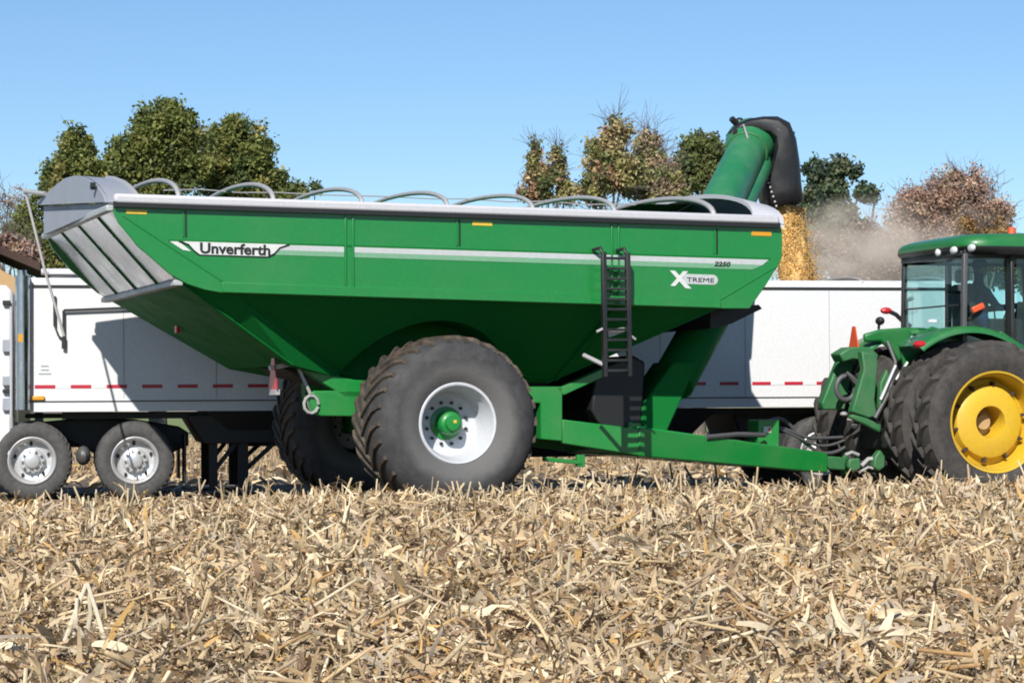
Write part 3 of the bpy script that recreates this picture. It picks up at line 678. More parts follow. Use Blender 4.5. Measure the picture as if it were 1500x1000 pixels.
# boxed lower housing
LA=[C.p(x,y,1.5) for x,y in ((938,630),(939,597),(984,531),(1026,528),(1076,456),(1014,452),(984,500))]
mb=MB(); mb.prism([C.p(x,y,1.5) for x,y in ((938,631),(940,596),(986,530),(1024,528),(976,635))],(0,.62,0)); obj('lower_housing',mb,M['green_shaded'],ag,.02)
mb=MB(); mb.tube([C.p(985,560,1.8),C.p(1043,455,2.3),C.p(1040,332,3.1)],.27,20); obj('lower_tube',mb,M['green_shaded'],ag,smooth=60)
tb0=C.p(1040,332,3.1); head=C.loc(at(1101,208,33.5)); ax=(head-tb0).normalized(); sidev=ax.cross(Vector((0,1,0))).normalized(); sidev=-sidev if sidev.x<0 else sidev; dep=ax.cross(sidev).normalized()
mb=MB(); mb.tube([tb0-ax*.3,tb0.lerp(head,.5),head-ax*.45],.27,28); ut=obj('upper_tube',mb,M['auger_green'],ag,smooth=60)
# second, narrower casing beside the tube
o2=sidev*.29-dep*.02
mb=MB(); mb.tube([tb0+o2,tb0.lerp(head,.45)+o2,head-ax*.45+o2,head-ax*.3+sidev*.20,head+ax*.02+sidev*.14],[.15,.16,.17,.2,.24],20); obj('side_casing',mb,M['auger_green'],ag,smooth=60)
mb=MB(); mb.tube([head-ax*.50,head-ax*.46],.305,24); obj('hinge_flange',mb,M['dull_green'],ag,.01)
# rounded head
mb=MB(); P=[head-ax*.52,head-ax*.30,head-ax*.1,head+ax*.08,head+ax*.2,head+ax*.26]; mb.tube(P,[.27,.32,.36,.33,.22,.04],24); obj('auger_head',mb,M['auger_green'],ag,smooth=60)
# hydraulics on the head
mb=MB(); hh=head-sidev*.3
mb.tube([hh-ax*.42,hh+ax*.02],.035,8); mb.sphere(hh+ax*.05-sidev*.02,.07); mb.tube([hh-ax*.1-sidev*.04,hh-ax*.16-sidev*.16],.045,8); obj('spout_cylinder',mb,M['blackmetal'],ag)
mb=MB(); mb.tube([hh-ax*.7+sidev*.1-dep*.2,hh-ax*.35-sidev*.03-dep*.15,hh-ax*.2],.016,6); obj('hydraulic_line',mb,M['bow'],ag)
# spout: a black hood bent over the head, hanging down over the trailer
HY0=33.5
def sp(px,py,dy=0): return C.loc(at(px,py,HY0+dy))
rows=[  # each row: left edge, right edge in the view, half depth
 ((1068,196),(1074,203),.28),((1080,186),(1092,196),.34),((1094,180),(1112,196),.38),((1114,176.5),(1128,200),.40),((1135,176),(1135,212),.41),((1152,184),(1133,232),.41),((1161,206),(1123,256),.40),((1166,236),(1114,276),.38),((1169,270),(1116,292),.36),((1172,297),(1122,308),.34)]
mb=MB(); rings=[]
K=20
for (l,r_,hd) in rows:
    a=sp(*l); b_=sp(*r_); c_=(a+b_)/2; h_=(a-b_)/2; nn=Vector(C.loc((0,0,0))-C.loc((0,-1,0)))
    dv=(C.loc((0,1,0))-C.loc((0,0,0)))
    rings.append([c_+h_*(abs(math.cos(2*math.pi*k/K))**.5*(1 if math.cos(2*math.pi*k/K)>=0 else -1))+dv*hd*(abs(math.sin(2*math.pi*k/K))**.5*(1 if math.sin(2*math.pi*k/K)>=0 else -1)) for k in range(K)])
n=len(rings); mb.add([p for r_ in rings for p in r_],[(i*K+k,i*K+(k+1)%K,(i+1)*K+(k+1)%K,(i+1)*K+k) for i in range(n-1) for k in range(K)]+[tuple(range(K))])
spo=obj('spout',mb,M['rubberflap'],ag,smooth=28)
mo=spo.modifiers.new('thick','SOLIDIFY'); mo.thickness=.03; mo.offset=1
mb=MB()
for t in (0,.14,.3,.46,.62,.8,.95):
    q=sp(1124+14*t,262+42*t,-.46+.06*t); mb=MB(); mb.sphere(q,.018,7,5); obj('rivet',mb,M['bow'],spo)
mb=MB(); q=sp(1143,184,-.32); mb.prism([sp(1139,189,-.44),sp(1143,180,-.42),sp(1146,182,-.42),sp(1142,191,-.44)],(0,.02,0)); obj('spout_clip',mb,M['bow'],spo)
mb=MB(); mb.tube([sp(1155,196,-.2),sp(1164,196.5,-.2)],.035,6); obj('spout_bolt',mb,M['blackmetal'],spo)

# ================================================================== GRAIN falling into the trailer
def kernels(P,sz,col):
    n=len(P); base=np.array([(1,1,1),(1,-1,-1),(-1,1,-1),(-1,-1,1)],float)*.7
    V=(P[:,None,:]+base[None]*sz[:,None,None]).reshape(-1,3)
    tri=np.array([(0,1,2),(0,3,1),(0,2,3),(1,3,2)]); b0=(np.arange(n)*4)[:,None,None]
    return V,(b0+tri[None]).reshape(-1,3),np.repeat(col,4,axis=0)
CP=np.array([(.94,.59,.21),(.95,.66,.29),(.91,.52,.15),(.95,.73,.40),(.84,.44,.11)])
n=30000; t=rng.random(n)
y_px=303+t*108; xc=1152+16*t; hw=21+9*t
rr=np.abs(rng.normal(0,.52,n)); aa=rng.random(n)*6.283
px=xc+hw*rr*np.cos(aa)*.95; dY=rr*np.sin(aa)*(.22+.1*t)
Yd=HY0+dY; P=np.stack([(px-CX)/F_PX*Yd,Yd,H+(HY-y_px-rng.normal(0,2,n))/F_PX*Yd],1)
n2=26000; t2_=rng.random(n2); yp=303+t2_*108; r3=.72+.16*rng.random(n2); a3=rng.random(n2)*6.283; x3=1152+16*t2_+(20+8*t2_)*r3*np.cos(a3); Y3=HY0+r3*np.sin(a3)*(.24+.1*t2_); P2=np.stack([(x3-CX)/F_PX*Y3,Y3,H+(HY-yp)/F_PX*Y3],1)
def core():
    m_=60; k_=40; V=[]; 
    for i in range(m_):
        t_=i/(m_-1); yy=301+112*t_; cx_=1152+16*t_; hw_=(17+8*t_)
        for k in range(k_):
            a_=2*math.pi*k/k_; f_=1+.10*math.sin(3*a_+7*t_)+.05*math.sin(7*a_-13*t_)+rng.normal(0,.03)
            Yk=HY0+math.sin(a_)*(.20+.08*t_)*f_; V.append(((cx_+hw_*f_*math.cos(a_)-CX)/F_PX*Yk,Yk,H+(HY-yy)/F_PX*Yk))
    V=np.array(V); T_=[]
    for i in range(m_-1):
        for k in range(k_):
            a_,b_,c_,d_=i*k_+k,i*k_+(k+1)%k_,(i+1)*k_+(k+1)%k_,(i+1)*k_+k; T_+= [(a_,b_,c_),(a_,c_,d_)]
    return V,np.array(T_),cols(len(V),CP[:4],np.array([.35,.35,.15,.15]),.05)
parts=[core(),kernels(P2,rng.uniform(.010,.016,n2),cols(n2,CP,np.array([.35,.3,.15,.15,.05]),.08)),kernels(P,rng.uniform(.007,.013,n),cols(n,CP,np.array([.35,.3,.15,.15,.05]),.08))]
n=16000; r2=np.sqrt(rng.random(n))*1.15; aa=rng.random(n)*6.283; ctr=at(1170,412,HY0)
P=np.stack([ctr.x+r2*np.cos(aa)*.9,HY0+.15+r2*np.sin(aa)*.62,2.96-.42*r2+rng.normal(0,.02,n)],1)
parts.append(kernels(P,rng.uniform(.012,.02,n),cols(n,CP,np.array([.35,.3,.15,.15,.05]),.08)))
gr=obj('falling_corn',joinm(parts),M['corn'],smooth=None); tag(gr,'golden stream of corn kernels pouring from the black spout into the trailer','grain','stuff')

# dust drifting from the grain
dm=bpy.data.materials.new('grain_dust'); dm.use_nodes=True; nt=dm.node_tree; nt.nodes.clear()
o_=nt.nodes.new('ShaderNodeOutputMaterial'); pv=nt.nodes.new('ShaderNodeVolumePrincipled'); pv.inputs['Color'].default_value=(.88,.77,.66,1); pv.inputs['Anisotropy'].default_value=-.25
tc=nt.nodes.new('ShaderNodeTexCoord'); ln=nt.nodes.new('ShaderNodeVectorMath'); ln.operation='LENGTH'; nt.links.new(tc.outputs['Object'],ln.inputs[0])
mr=nt.nodes.new('ShaderNodeMapRange'); mr.inputs[1].default_value=1.0; mr.inputs[2].default_value=.15; mr.inputs[3].default_value=0; mr.inputs[4].default_value=1; nt.links.new(ln.outputs['Value'],mr.inputs[0])
ns=nt.nodes.new('ShaderNodeTexNoise'); ns.inputs['Scale'].default_value=2.6; ns.inputs['Detail'].default_value=4; nt.links.new(tc.outputs['Object'],ns.inputs['Vector'])
nr=nt.nodes.new('ShaderNodeMapRange'); nr.inputs[1].default_value=.36; nr.inputs[2].default_value=.66; nt.links.new(ns.outputs['Fac'],nr.inputs[0])
m1=nt.nodes.new('ShaderNodeMath'); m1.operation='MULTIPLY'; nt.links.new(mr.outputs[0],m1.inputs[0]); nt.links.new(nr.outputs[0],m1.inputs[1])
m2=nt.nodes.new('ShaderNodeMath'); m2.operation='MULTIPLY'; m2.inputs[1].default_value=1.9; nt.links.new(m1.outputs[0],m2.inputs[0]); nt.links.new(m2.outputs[0],pv.inputs['Density']); nt.links.new(pv.outputs[0],o_.inputs['Volume'])
mb=MB(); mb.sphere((0,0,0),1,24,14); du=obj('dust_cloud',mb,dm,smooth=180); q=at(1268,385,34.5); du.location=q; du.scale=(1.75,1.3,1.05); tag(du,'pale brown dust drifting above the trailer beside the falling corn','dust','stuff')

# ================================================================== SEMI TRAILER
TY=10.5; to=at(45,602,30.55)
Tr=Frame(to.x,to.y,TY)
trailer=thing('grain_trailer','long white grain trailer with red and white tape along its lower side','trailer',Tr.o,Tr.yaw); trailer.rotation_euler=(0,-.0065,Tr.yaw)
tp=lambda px,py,v=0: Tr.p(px,py,v)
LT=12.9; zb0=1.15; zt0=2.92; W_T=2.55
mb=MB(); mb.prism([(0,0,zb0),(LT,0,zb0),(LT,0,2.775),(0,0,2.775)],(0,.04,0)); ts=obj('side_wall',mb,M['trailer'],trailer,.006)
mb=MB(); mb.prism([(0,W_T-.04,zb0),(LT,W_T-.04,zb0),(LT,W_T-.04,2.775),(0,W_T-.04,2.775)],(0,.04,0)); obj('side_wall',mb,M['trailer'],trailer,.006)
for v in (.03,W_T-.06):
    mb=MB(); mb.prism([(.0,v,2.78),(LT,v,2.78),(LT,v,2.875),(.0,v,2.875)],(0,.03,0)); obj('top_band',mb,M['trailer'],trailer,.01)
mb=MB(); mb.bar((.04,-.006,2.765),(LT-.02,-.006,2.765),.02,.03); obj('tarp_seal',mb,M['black'],trailer)
mb=MB(); mb.bar((.0,-.004,1.285),(LT,-.004,1.285),.012,.014); obj('rail_line',mb,M['dark'],trailer)
for i in range(1,11):
    mb=MB(); mb.bar((i*1.19,-.001,1.32),(i*1.19,-.001,2.74),.006,.008); obj('panel_seam',mb,M['capgrey'],ts)
for i in range(28):
    u=.06+i*.455
    if u<LT-.5:
        mb=MB(); mb.box((u+.13,-.002,1.475),(.26,.006,.045)); obj('red_tape',mb,M['trailer_red'],ts)
        mb=MB(); mb.box((u+.13+.228,-.002,1.475),(.17,.006,.045)); obj('white_tape',mb,M['trailer_wht'],ts)
mb=MB(); q=tp(57,583,-.02); mb.box(q,(.16,.04,.055)); obj('marker_light',mb,M['amber'],trailer,.01)
mb=MB()
for zz in (1.74,1.69,1.64): mb.box((.19,-.002,zz),(.10 if zz>1.65 else .16,.003,.018))
obj('small_decal',mb,M['capgrey'],ts)
# nose wall, rear wall, floor slopes (two hoppers)
mb=MB(); mb.prism([(0,.04,zb0),(0,W_T-.04,zb0),(0,W_T-.04,2.87),(0,.04,2.87)],(.04,0,0)); obj('nose_wall',mb,M['trailer'],trailer)
mb=MB(); mb.prism([(LT-.04,.04,zb0),(LT-.04,W_T-.04,zb0),(LT-.04,W_T-.04,2.9),(LT-.04,.04,2.9)],(.04,0,0)); obj('rear_wall',mb,M['trailer'],trailer)
for (a,b_,zh) in ((2.25,5.7,.68),(6.0,9.15,.5)):
    mb=MB(); mb.hexa([(a,.02,zb0-.002),(b_,.02,zb0-.002),(b_,W_T-.02,zb0-.002),(a,W_T-.02,zb0-.002)],[(a+.55,.35,zh),(b_-.6,.35,zh),(b_-.6,W_T-.35,zh),(a+.55,W_T-.35,zh)]); obj('hopper',mb,M['dark'],trailer,.01)
mb=MB(); mb.box((LT/2,W_T/2,zb0+.02),(LT-.1,W_T-.1,.03)); obj('floor',mb,M['dark'],trailer)
mb=MB()
for v in (.35,W_T-.35): mb.bar((.4,v,zb0-.05),(LT-.1,v,zb0-.05),.1,.09)
obj('frame_rail',mb,M['dark'],trailer)
mb=MB(); mb.prism([(9.45,.45,1.12),(12.5,.45,1.12),(12.5,.45,.62),(12.1,.45,.42),(9.9,.45,.42),(9.6,.45,.7)],(0,W_T-.9,0)); obj('suspension',mb,M['dark'],trailer,.03)
# landing gear
q1=tp(313,690,.25); q2=tp(357,690,.25)
lg=bpy.data.objects.new('landing_gear',None); COL.objects.link(lg); lg.parent=trailer
ua,ub=q1.x,q2.x
for v in (.3,W_T-.3):
    mb=MB(); mb.bar((ub,v,.12),(ub,v,1.1),.13,.13); mb.box((ub,v,.06),(.28,.28,.04)); obj('leg',mb,M['dark'],lg)
    mb=MB(); mb.bar((ua,v,.12),(ua,v,1.1),.11,.10); mb.box((ua,v,.06),(.26,.28,.04)); obj('leg',mb,M['dark'],lg)
    mb=MB(); mb.bar((ua-.0,v,.35),(ub,v,.85),.05,.06); mb.bar((ub,v,.35),(ub+.55,v,.85),.05,.06); obj('brace',mb,M['dark'],lg)
mb=MB(); mb.prism([(ua-.35,.2,1.1),(ub+.9,.2,1.1),(ub+.9,.2,.72),(ua-.12,.2,.72)],(0,W_T-.4,0)); obj('gear_box',mb,M['dark'],lg,.02)
# tarp roll with stowed crank, hoops
mb=MB(); mb.tube([(.15,.10,2.955),(4.0,.10,2.955)],.045,10); obj('tarp_roll',mb,M['railwhite'],trailer)
mb=MB(); mb.prism([(.25,.02,2.92),(.78,.02,2.92),(.66,.02,2.99),(.3,.02,2.99)],(0,W_T-.04,0)); obj('nose_cap',mb,M['trailer'],trailer,.01)
for u in (.9,9.6,11.2,12.4):
    P=[Vector((u,W_T/2-W_T/2*math.cos(math.pi*i/16)*.97,2.84+.12*math.sin(math.pi*i/16))) for i in range(17)]
    mb=MB(); mb.tube(P,.025,6); obj('tarp_hoop',mb,M['bow'],trailer)
P0=[Vector((u,W_T/2-W_T/2*math.cos(math.pi*i/16)*.95,2.84+.07*math.sin(math.pi*i/16))) for u in (9.65,LT-.05) for i in range(17)]
mb=MB(); mb.add(P0,[(i,i+1,18+i,17+i) for i in range(16)]); obj('rear_tarp',mb,M['hose'],trailer)
mb=MB(); mb.tube([tp(95,455,-.05),tp(278,449,-.05)],.018,6); mb.tube([tp(95,455,-.05),tp(95,498,-.05)],.016,6); mb.tube([tp(95,494,-.05),tp(95,511,-.05)],.028,6); obj('stowed_crank',mb,M['black'],trailer)
mb=MB(); mb.tube([tp(82,434,-.03),tp(82,478,-.03)],.02,6); mb.tube([tp(82,478,-.03),tp(87,492,-.05),tp(94,497,-.05)],.012,6); obj('crank_strap',mb,M['black'],trailer)
def truck_wheel(parent, c, k, near=False):
    e=wheel(parent,c,.515,.28,.285,k,38,(M['truckrub'],M['truckrub']),flat=.02,lugh=.012,n=56)
    mb=MB(); mb.lathe([(r,y*k) for r,y in ((.29,.045),(.305,.02),(.31,.01),(.295,.0),(.27,.02),(.262,.07),(.25,.12),(.20,.145),(.165,.14),(.16,.09),(.10,.07),(.09,.03),(.06,.02),(0,.018))],(0,0,0),48); obj('rim',mb,M['alloy'],e,smooth=35)
    if near:
        for i in range(10):
            t=2*math.pi*i/10; q=Vector((.132*math.cos(t),.085*k,.132*math.sin(t))); mb=MB(); mb.tube([q,q-Vector((0,.055*k,0))],.015,6); obj('wheel_nut',mb,M['alloy'],e)
        for i in range(5):
            t=2*math.pi*(i+.3)/5; q=Vector((.222*math.cos(t),.128*k,.222*math.sin(t))); mb=MB(); mb.tube([q,q-Vector((0,.012*k,0))],.030,10,flat=.7); obj('hand_hole',mb,M['black'],e)
    return e
for u in (LT-2.3,LT-1.05):
    for v,k in ((.02,1),(W_T-.02,-1)): truck_wheel(trailer,(u,v,.515),k)
    mb=MB(); mb.bar((u,.3,.515),(u,W_T-.3,.515),.13,.13); obj('axle',mb,M['dark'],trailer)

# ================================================================== SEMI TRUCK (drive axles and back of the cab in view)
truck=thing('semi_truck','white semi truck coupled to the trailer, with chrome exhaust stack and tandem alloy wheels','truck',Tr.o,Tr.yaw)
for px,py in ((47,677),(198,676)):
    for v,k in ((.0,1),(W_T,-1)):
        q=Tr.p(px,py,0); truck_wheel(truck,(q.x,v,.525),k,k==1)
        wheel(truck,(q.x,v+k*.33,.525),.515,.28,.285,k,38,(M['truckrub'],M['truckrub']),flat=.02,lugh=.012,n=40)
    mb=MB(); mb.bar((q.x,.4,.52),(q.x,W_T-.4,.52),.2,.2); mb.sphere((q.x,W_T/2,.52),(.28,.3,.28)); obj('drive_axle',mb,M['dark'],truck)
for v in (.82,W_T-.92):
    mb=MB(); mb.prism([(-6.5,v,.72),(-6.5,v,1.0),(1.35,v,1.0),(2.05,v,.86),(2.05,v,.70),(1.6,v,.68)],(0,.10,0)); obj('chassis_rail',mb,M['dark'],truck,.01)
mb=MB(); mb.prism([Tr.p(x,y,.7) for x,y in ((60,618),(120,612),(200,614),(262,624),(276,633),(276,652),(240,668),(140,665),(90,640))],(0,1.2,0)); obj('suspension',mb,M['dark'],truck,.02)
mb=MB(); q=Tr.p(82,607,.6); mb.box((q.x,W_T/2,1.10),(.80,1.2,.06)); obj('fifth_wheel',mb,M['dark'],truck,.015)
q=Tr.p(271,672,.15)
for v in (.1,W_T-.7):
    mb=MB(); mb.box((q.x,v+.3,.55),(.03,.6,.62)); obj('mud_flap',mb,M['black'],truck,.005)
mb=MB(); mb.sphere(Tr.p(122,667,.4),(.10,.15,.13)); obj('air_spring',mb,M['hose'],truck)
# exhaust stack
q0=Tr.p(33,600,-.1); q1=Tr.p(33,404,-.1); 
es=bpy.data.objects.new('exhaust_stack',None); COL.objects.link(es); es.parent=truck
mb=MB(); mb.tube([q0,q1],.092,24); obj('heat_shield',mb,M['chrome'],es,smooth=50)
mb=MB(); mb.tube([q1-Vector((0,0,.05)),q1+Vector((-.01,0,.07))],.062,14); obj('stack_tip',mb,M['chrome'],es,smooth=50)
mb=MB(); mb.box(Tr.p(30,495,-.19),(.06,.012,.10)); obj('amber_plate',mb,M['amber'],es)
# cab and sleeper, mostly outside the picture
b0=Tr.p(20,590,-.05)
mb=MB(); prof=[(b0.x,.55),(b0.x,2.70),(b0.x-.1,2.78),(b0.x-2.3,2.82),(b0.x-2.7,2.25),(b0.x-4.6,1.95),(b0.x-4.85,1.7),(b0.x-4.9,.6),(b0.x-4.2,.55),(b0.x-4.15,1.0),(b0.x-3.1,1.0),(b0.x-3.05,.55)]
mb.prism([Vector((x,.02,z)) for x,z in prof],(0,W_T-.04,0)); cab=obj('cab',mb,M['trailer'],truck,.06)
mb=MB(); mb.prism([Vector((x,-.002,z)) for x,z in ((b0.x-1.4,1.75),(b0.x-1.4,2.4),(b0.x-2.2,2.4),(b0.x-2.5,1.75))],(0,.015,0)); obj('side_window',mb,M['black'],cab)
for zz,l in ((2.55,.06),(2.0,.16),(1.55,.12),(1.42,.05),(1.25,.16)):
    mb=MB(); mb.box((b0.x-.09,-.02,zz),(.10,.05,l)); obj('grab_bracket',mb,M['capgrey'] if l>.1 else M['black'],cab,.008)
mb=MB(); mb.tube([Vector((b0.x-.03,-.05,1.1)),Vector((b0.x-.03,-.05,2.5))],.02,8); obj('grab_rail',mb,M['alloy'],cab)
for v,k in ((.0,1),(W_T,-1)): truck_wheel(truck,(b0.x-3.62,v,.525),k)

# ================================================================== TRACTOR
to2=at(1462,618,28.4)
T2=Frame(to2.x,to2.y,TYAW)
tr=thing('tractor','green farm tractor with yellow wheels and dual rear tyres, hitched to the grain cart','tractor',T2.o,T2.yaw)
t2=lambda px,py,v: T2.p(px,py,v)
zc=to2.z; RT=.985; VM=1.65
def tractor_wheel(y,k,dish):
    e=wheel(tr,(0,y,zc),RT,.48,.585,k,20,(M['tractyre'],M['tractyre']),lugh=.062,n=72)
    if dish:
        mb=MB(); mb.lathe([(r,y_*k) for r,y_ in ((.59,.09),(.615,.05),(.61,.03),(.59,.035),(.575,.06),(.55,.15),(.535,.28),(.52,.34),(.42,.34))],(0,0,0),64); obj('rim',mb,M['yellow'],e,smooth=35)
        mb=MB(); mb.lathe([(r,y_*k) for r,y_ in ((.52,.33),(.46,.30),(.43,.22),(.40,.20),(.23,.18),(.195,.18),(.185,.22),(.18,.50))],(0,0,0),64); obj('wheel_centre',mb,M['yellow'],e,smooth=35)
        mb=MB(); mb.tube([(0,.50*k,0),(0,.36*k,0)],.09,20); mb.lathe([(.179,.49*k),(0,.49*k)],(0,0,0),20); obj('hub',mb,M['beige'],e)
        for i in range(10):
            t=2*math.pi*(i+.3)/10
            q=Vector((.455*math.cos(t),.25*k,.455*math.sin(t))); rot=Matrix.Rotation(-t,3,'Y'); mb=MB(); mb.box(q,(.07,.07,.03),rot); obj('rim_lug',mb,M['roofbrown'],e)
    else:
        mb=MB(); mb.lathe([(r,y_*k) for r,y_ in ((.59,.09),(.61,.03),(.575,.06),(.55,.2),(.2,.22),(0,.22))],(0,0,0),48); obj('rim',mb,M['yellow'],e,smooth=35)
    return e
tractor_wheel(0,1,True); tractor_wheel(.70,1,False); tractor_wheel(3.3,-1,True); tractor_wheel(2.6,-1,False)
mb=MB(); mb.tube([(0,.55,zc),(0,2.75,zc)],.13,16); obj('rear_axle',mb,M['jd_green'],tr)
mb=MB(); mb.box((.35,VM,zc+.1),(1.5,.75,.75)); mb.box((2.2,VM,zc+.0),(2.6,.6,.55)); obj('transmission',mb,M['dark'],tr,.05)
# fenders
def fender(v0,v1,a0,a1,r=1.17):
    mb=MB(); n=22; 
    outer=[];
    prof=[(r-.05,v0-.0),(r-.02,v0+.03),(r,v0+.08),(r+.005,(v0+v1)/2),(r,v1-.05),(r-.03,v1)]
    inner=[(a-.035,b) for a,b in prof[::-1]]
    mb.lathe(prof+inner+[prof[0]],(0,0,zc),n,a0,a1); m=len(prof)+len(inner)+1
    k=len(mb.v)-m; mb.f.append(tuple(range(m-1))); mb.m.append(0); mb.f.append(tuple(k+i for i in range(m-1))[::-1]); mb.m.append(0)
    return obj('fender',mb,M['jd_green'],tr,smooth=50)
f1=fender(.62,1.22,48,128); f2=fender(2.05,2.68,48,138,1.20)
q=t2(1348,492,.62); 
mb=MB(); a=R(127); mb.sphere(Vector((1.17*math.cos(a)+.04,.72,zc+1.17*math.sin(a)+.0)),(.09,.10,.055)); obj('tail_light',mb,M['red'],f1)
mb=MB(); mb.prism([Vector((x,1.21,z)) for x,z in ((-.7,zc+.95),(-.25,zc+1.18),(.75,zc+.9),(.9,zc+.3),(-.55,zc+.3))],(0,.03,0)); obj('fender_wall',mb,M['jd_green'],tr)
# rear face of the far fender, a rounded green shield
mb=MB(); mb.prism([t2(x,y,1.98) for x,y in ((1266,489),(1290,482),(1332,479),(1337,487),(1330,513),(1318,531),(1305,512),(1290,500),(1268,501))],(0,.08,0)); obj('fender_wall',mb,M['jd_green'],tr,.03)
mb=MB(); mb.tube([t2(1287,482,2.2),t2(1288,473,2.2)],.02,6); mb.sphere(t2(1289,470,2.2),(.06,.07,.055)); obj('work_lamp',mb,M['blackmetal'],f2)
# fender front skirt strip
mb=MB(); mb.bar(t2(1463,487,.75),t2(1498,509,.75),.06,.05); obj('step_rail',mb,M['jd_green'],tr,.01)
# cab
CV0,CV1=.86,2.5
uR=t2(1411,420,CV0).x; zbot=t2(1411,478,CV0).z; ztop=t2(1411,371,CV0).z; uF=uR+1.75
cab=bpy.data.objects.new('cab',None); COL.objects.link(cab); cab.parent=tr
def pil(a,b,w_=.07,h_=.07,mat='blackmetal',nm='pillar'):
    mb=MB(); mb.bar(a,b,w_,h_); obj(nm,mb,M[mat],cab,.012)
zlo=zbot-.35
pil((uR,CV0,zlo),(uR+.02,CV0,ztop),.06,.075,'hose'); pil((uR,CV1,zlo),(uR+.02,CV1,ztop),.06,.07)
ud=t2(1480,420,CV0).x
pil((ud,CV0-.01,zlo-.4),(ud-.02,CV0-.01,ztop),.05,.17); pil((ud,CV1,zlo-.4),(ud,CV1,ztop),.05,.12)
pil((uF+.1,CV0+.1,zlo-.5),(uF-.05,CV0+.05,ztop)); pil((uF+.1,CV1-.1,zlo-.5),(uF-.05,CV1-.05,ztop))
pil((uR,CV0,zlo+.1),(uR,CV1,zlo+.1),.07,.14); pil((uR,CV0,ztop),(uR,CV1,ztop),.07,.07); pil((uR,CV0,ztop),(uF,CV0,ztop),.06,.10); pil((uR,CV1,ztop),(uF,CV1,ztop),.06,.10)
q=t2(1345,430,CV1); 
mb=MB(); mb.bar((uR-.01,CV0+.1,zlo+.62),(uR-.01,CV1-.05,zlo+.62),.012,.02); obj('glass_rail',mb,M['blackmetal'],cab)
def pane(pts,off): mb=MB(); mb.prism(pts,off); obj('window',mb,M['glass'],cab,smooth=None)
pane([(uR,CV0+.05,zlo+.17),(uR,CV1-.04,zlo+.17),(uR,CV1-.04,ztop-.08),(uR,CV0+.05,ztop-.08)],(.008,0,0))
pane([(uR+.05,CV0,zlo),(ud-.09,CV0,zlo),(ud-.09,CV0,ztop-.05),(uR+.05,CV0,ztop-.05)],(0,.008,0))
pane([(ud+.09,CV0,zlo-.3),(uF,CV0+.05,zlo-.3),(uF-.1,CV0+.05,ztop-.05),(ud+.09,CV0,ztop-.05)],(0,.008,0))
pane([(uR+.05,CV1,zlo),(ud-.07,CV1,zlo),(ud-.07,CV1,ztop-.05),(uR+.05,CV1,ztop-.05)],(0,-.008,0))
pane([(ud+.07,CV1,zlo-.3),(uF,CV1-.05,zlo-.3),(uF-.1,CV1-.05,ztop-.05),(ud+.07,CV1,ztop-.05)],(0,-.008,0))
pane([(uF+.05,CV0+.12,zlo-.3),(uF+.05,CV1-.12,zlo-.3),(uF-.04,CV1-.08,ztop-.05),(uF-.04,CV0+.08,ztop-.05)],(.008,0,0))
# lower cab body
mb=MB(); mb.prism([(uR+.05,CV0+.05,zlo+.05),(uF+.05,CV0+.05,zlo-.35),(uF+.05,CV0+.05,zlo-.6),(uR+.3,CV0+.05,zlo-.5)],(0,CV1-CV0-.1,0)); obj('cab_floor',mb,M['seat'],cab,.02)
# seat, console, steering wheel
us=uR+.50; zs=zlo+.30
mb=MB(); mb.box((us+.22,VM+.05,zs-.06),(.52,.5,.16)); mb.prism([(us-.10,VM-.2,zs),(us+.05,VM-.2,zs),(us-.02,VM-.2,zs+.62),(us-.12,VM-.2,zs+.62)],(0,.5,0)); mb.box((us-.08,VM+.05,zs+.72),(.09,.28,.18)); mb.box((us+.2,VM+.05,zs-.3),(.3,.3,.4)); obj('seat',mb,M['seat'],cab,.05)
mb=MB(); mb.box((us+.35,VM+.42,zs+.12),(.5,.14,.12)); mb.box((us+.3,VM-.36,zs+.02),(.45,.14,.3)); mb.box((uF-.3,VM,zs+.0),(.35,.5,.7)); obj('console',mb,M['seat'],cab,.03)
mb=MB(); cw=Vector((us+.78,VM+.05,zs+.25)); mb.tube([cw+Vector((.07*math.cos(a_)*1.0,.19*math.sin(a_),.17*math.cos(a_))) for a_ in [i*math.pi/8 for i in range(17)]],.016,6); mb.tube([cw,cw+Vector((.15,0,-.35))],.035,8); obj('steering_wheel',mb,M['seat'],cab)
# roof
def roof():
    mb=MB(); u_a=t2(1430,366,.72).x-.2; u_b=u_a+2.45; vc=VM+.07
    zb_=t2(1430,372,.72).z; zt_=t2(1430,345,.9).z
    lv=[(zb_,.88,.97),(zb_+.06,.975,1.0),(zb_+.10,1.0,1.0),(zb_+.16,.995,.995),(zt_+.0,.96,.96),(zt_+.045,.86,.84),(zt_+.06,.3,.3)]
    K=48; rings=[]
    for z,su,svv in lv:
        ring=[]
        for k in range(K):
            t=2*math.pi*k/K; c_,s_=math.cos(t),math.sin(t); e_=.32
            x=(abs(c_)**e_)*(1 if c_>0 else -1); y=(abs(s_)**e_)*(1 if s_>0 else -1)
            ring.append(((u_a+u_b)/2+x*(u_b-u_a)/2*su, vc+y*1.08*svv, z-.03*max(0,-x)*(1 if z>zt_-.05 else 0)))
        rings.append(ring)
    n=len(rings); mb.add([p for r_ in rings for p in r_],[(i*K+k,i*K+(k+1)%K,(i+1)*K+(k+1)%K,(i+1)*K+k) for i in range(n-1) for k in range(K)]+[tuple((n-1)*K+k for k in range(K)),tuple(range(K))[::-1]])
    for i,f in enumerate(mb.f): pass
    mb.m=[1 if (f[0]//K)<2 or len(f)>4 and f[0]<K*2 else 0 for f in mb.f]
    obj('roof',mb,[M['jd_green'],M['blackmetal']],cab,smooth=50); return u_a,zb_
u_a,zrf=roof()
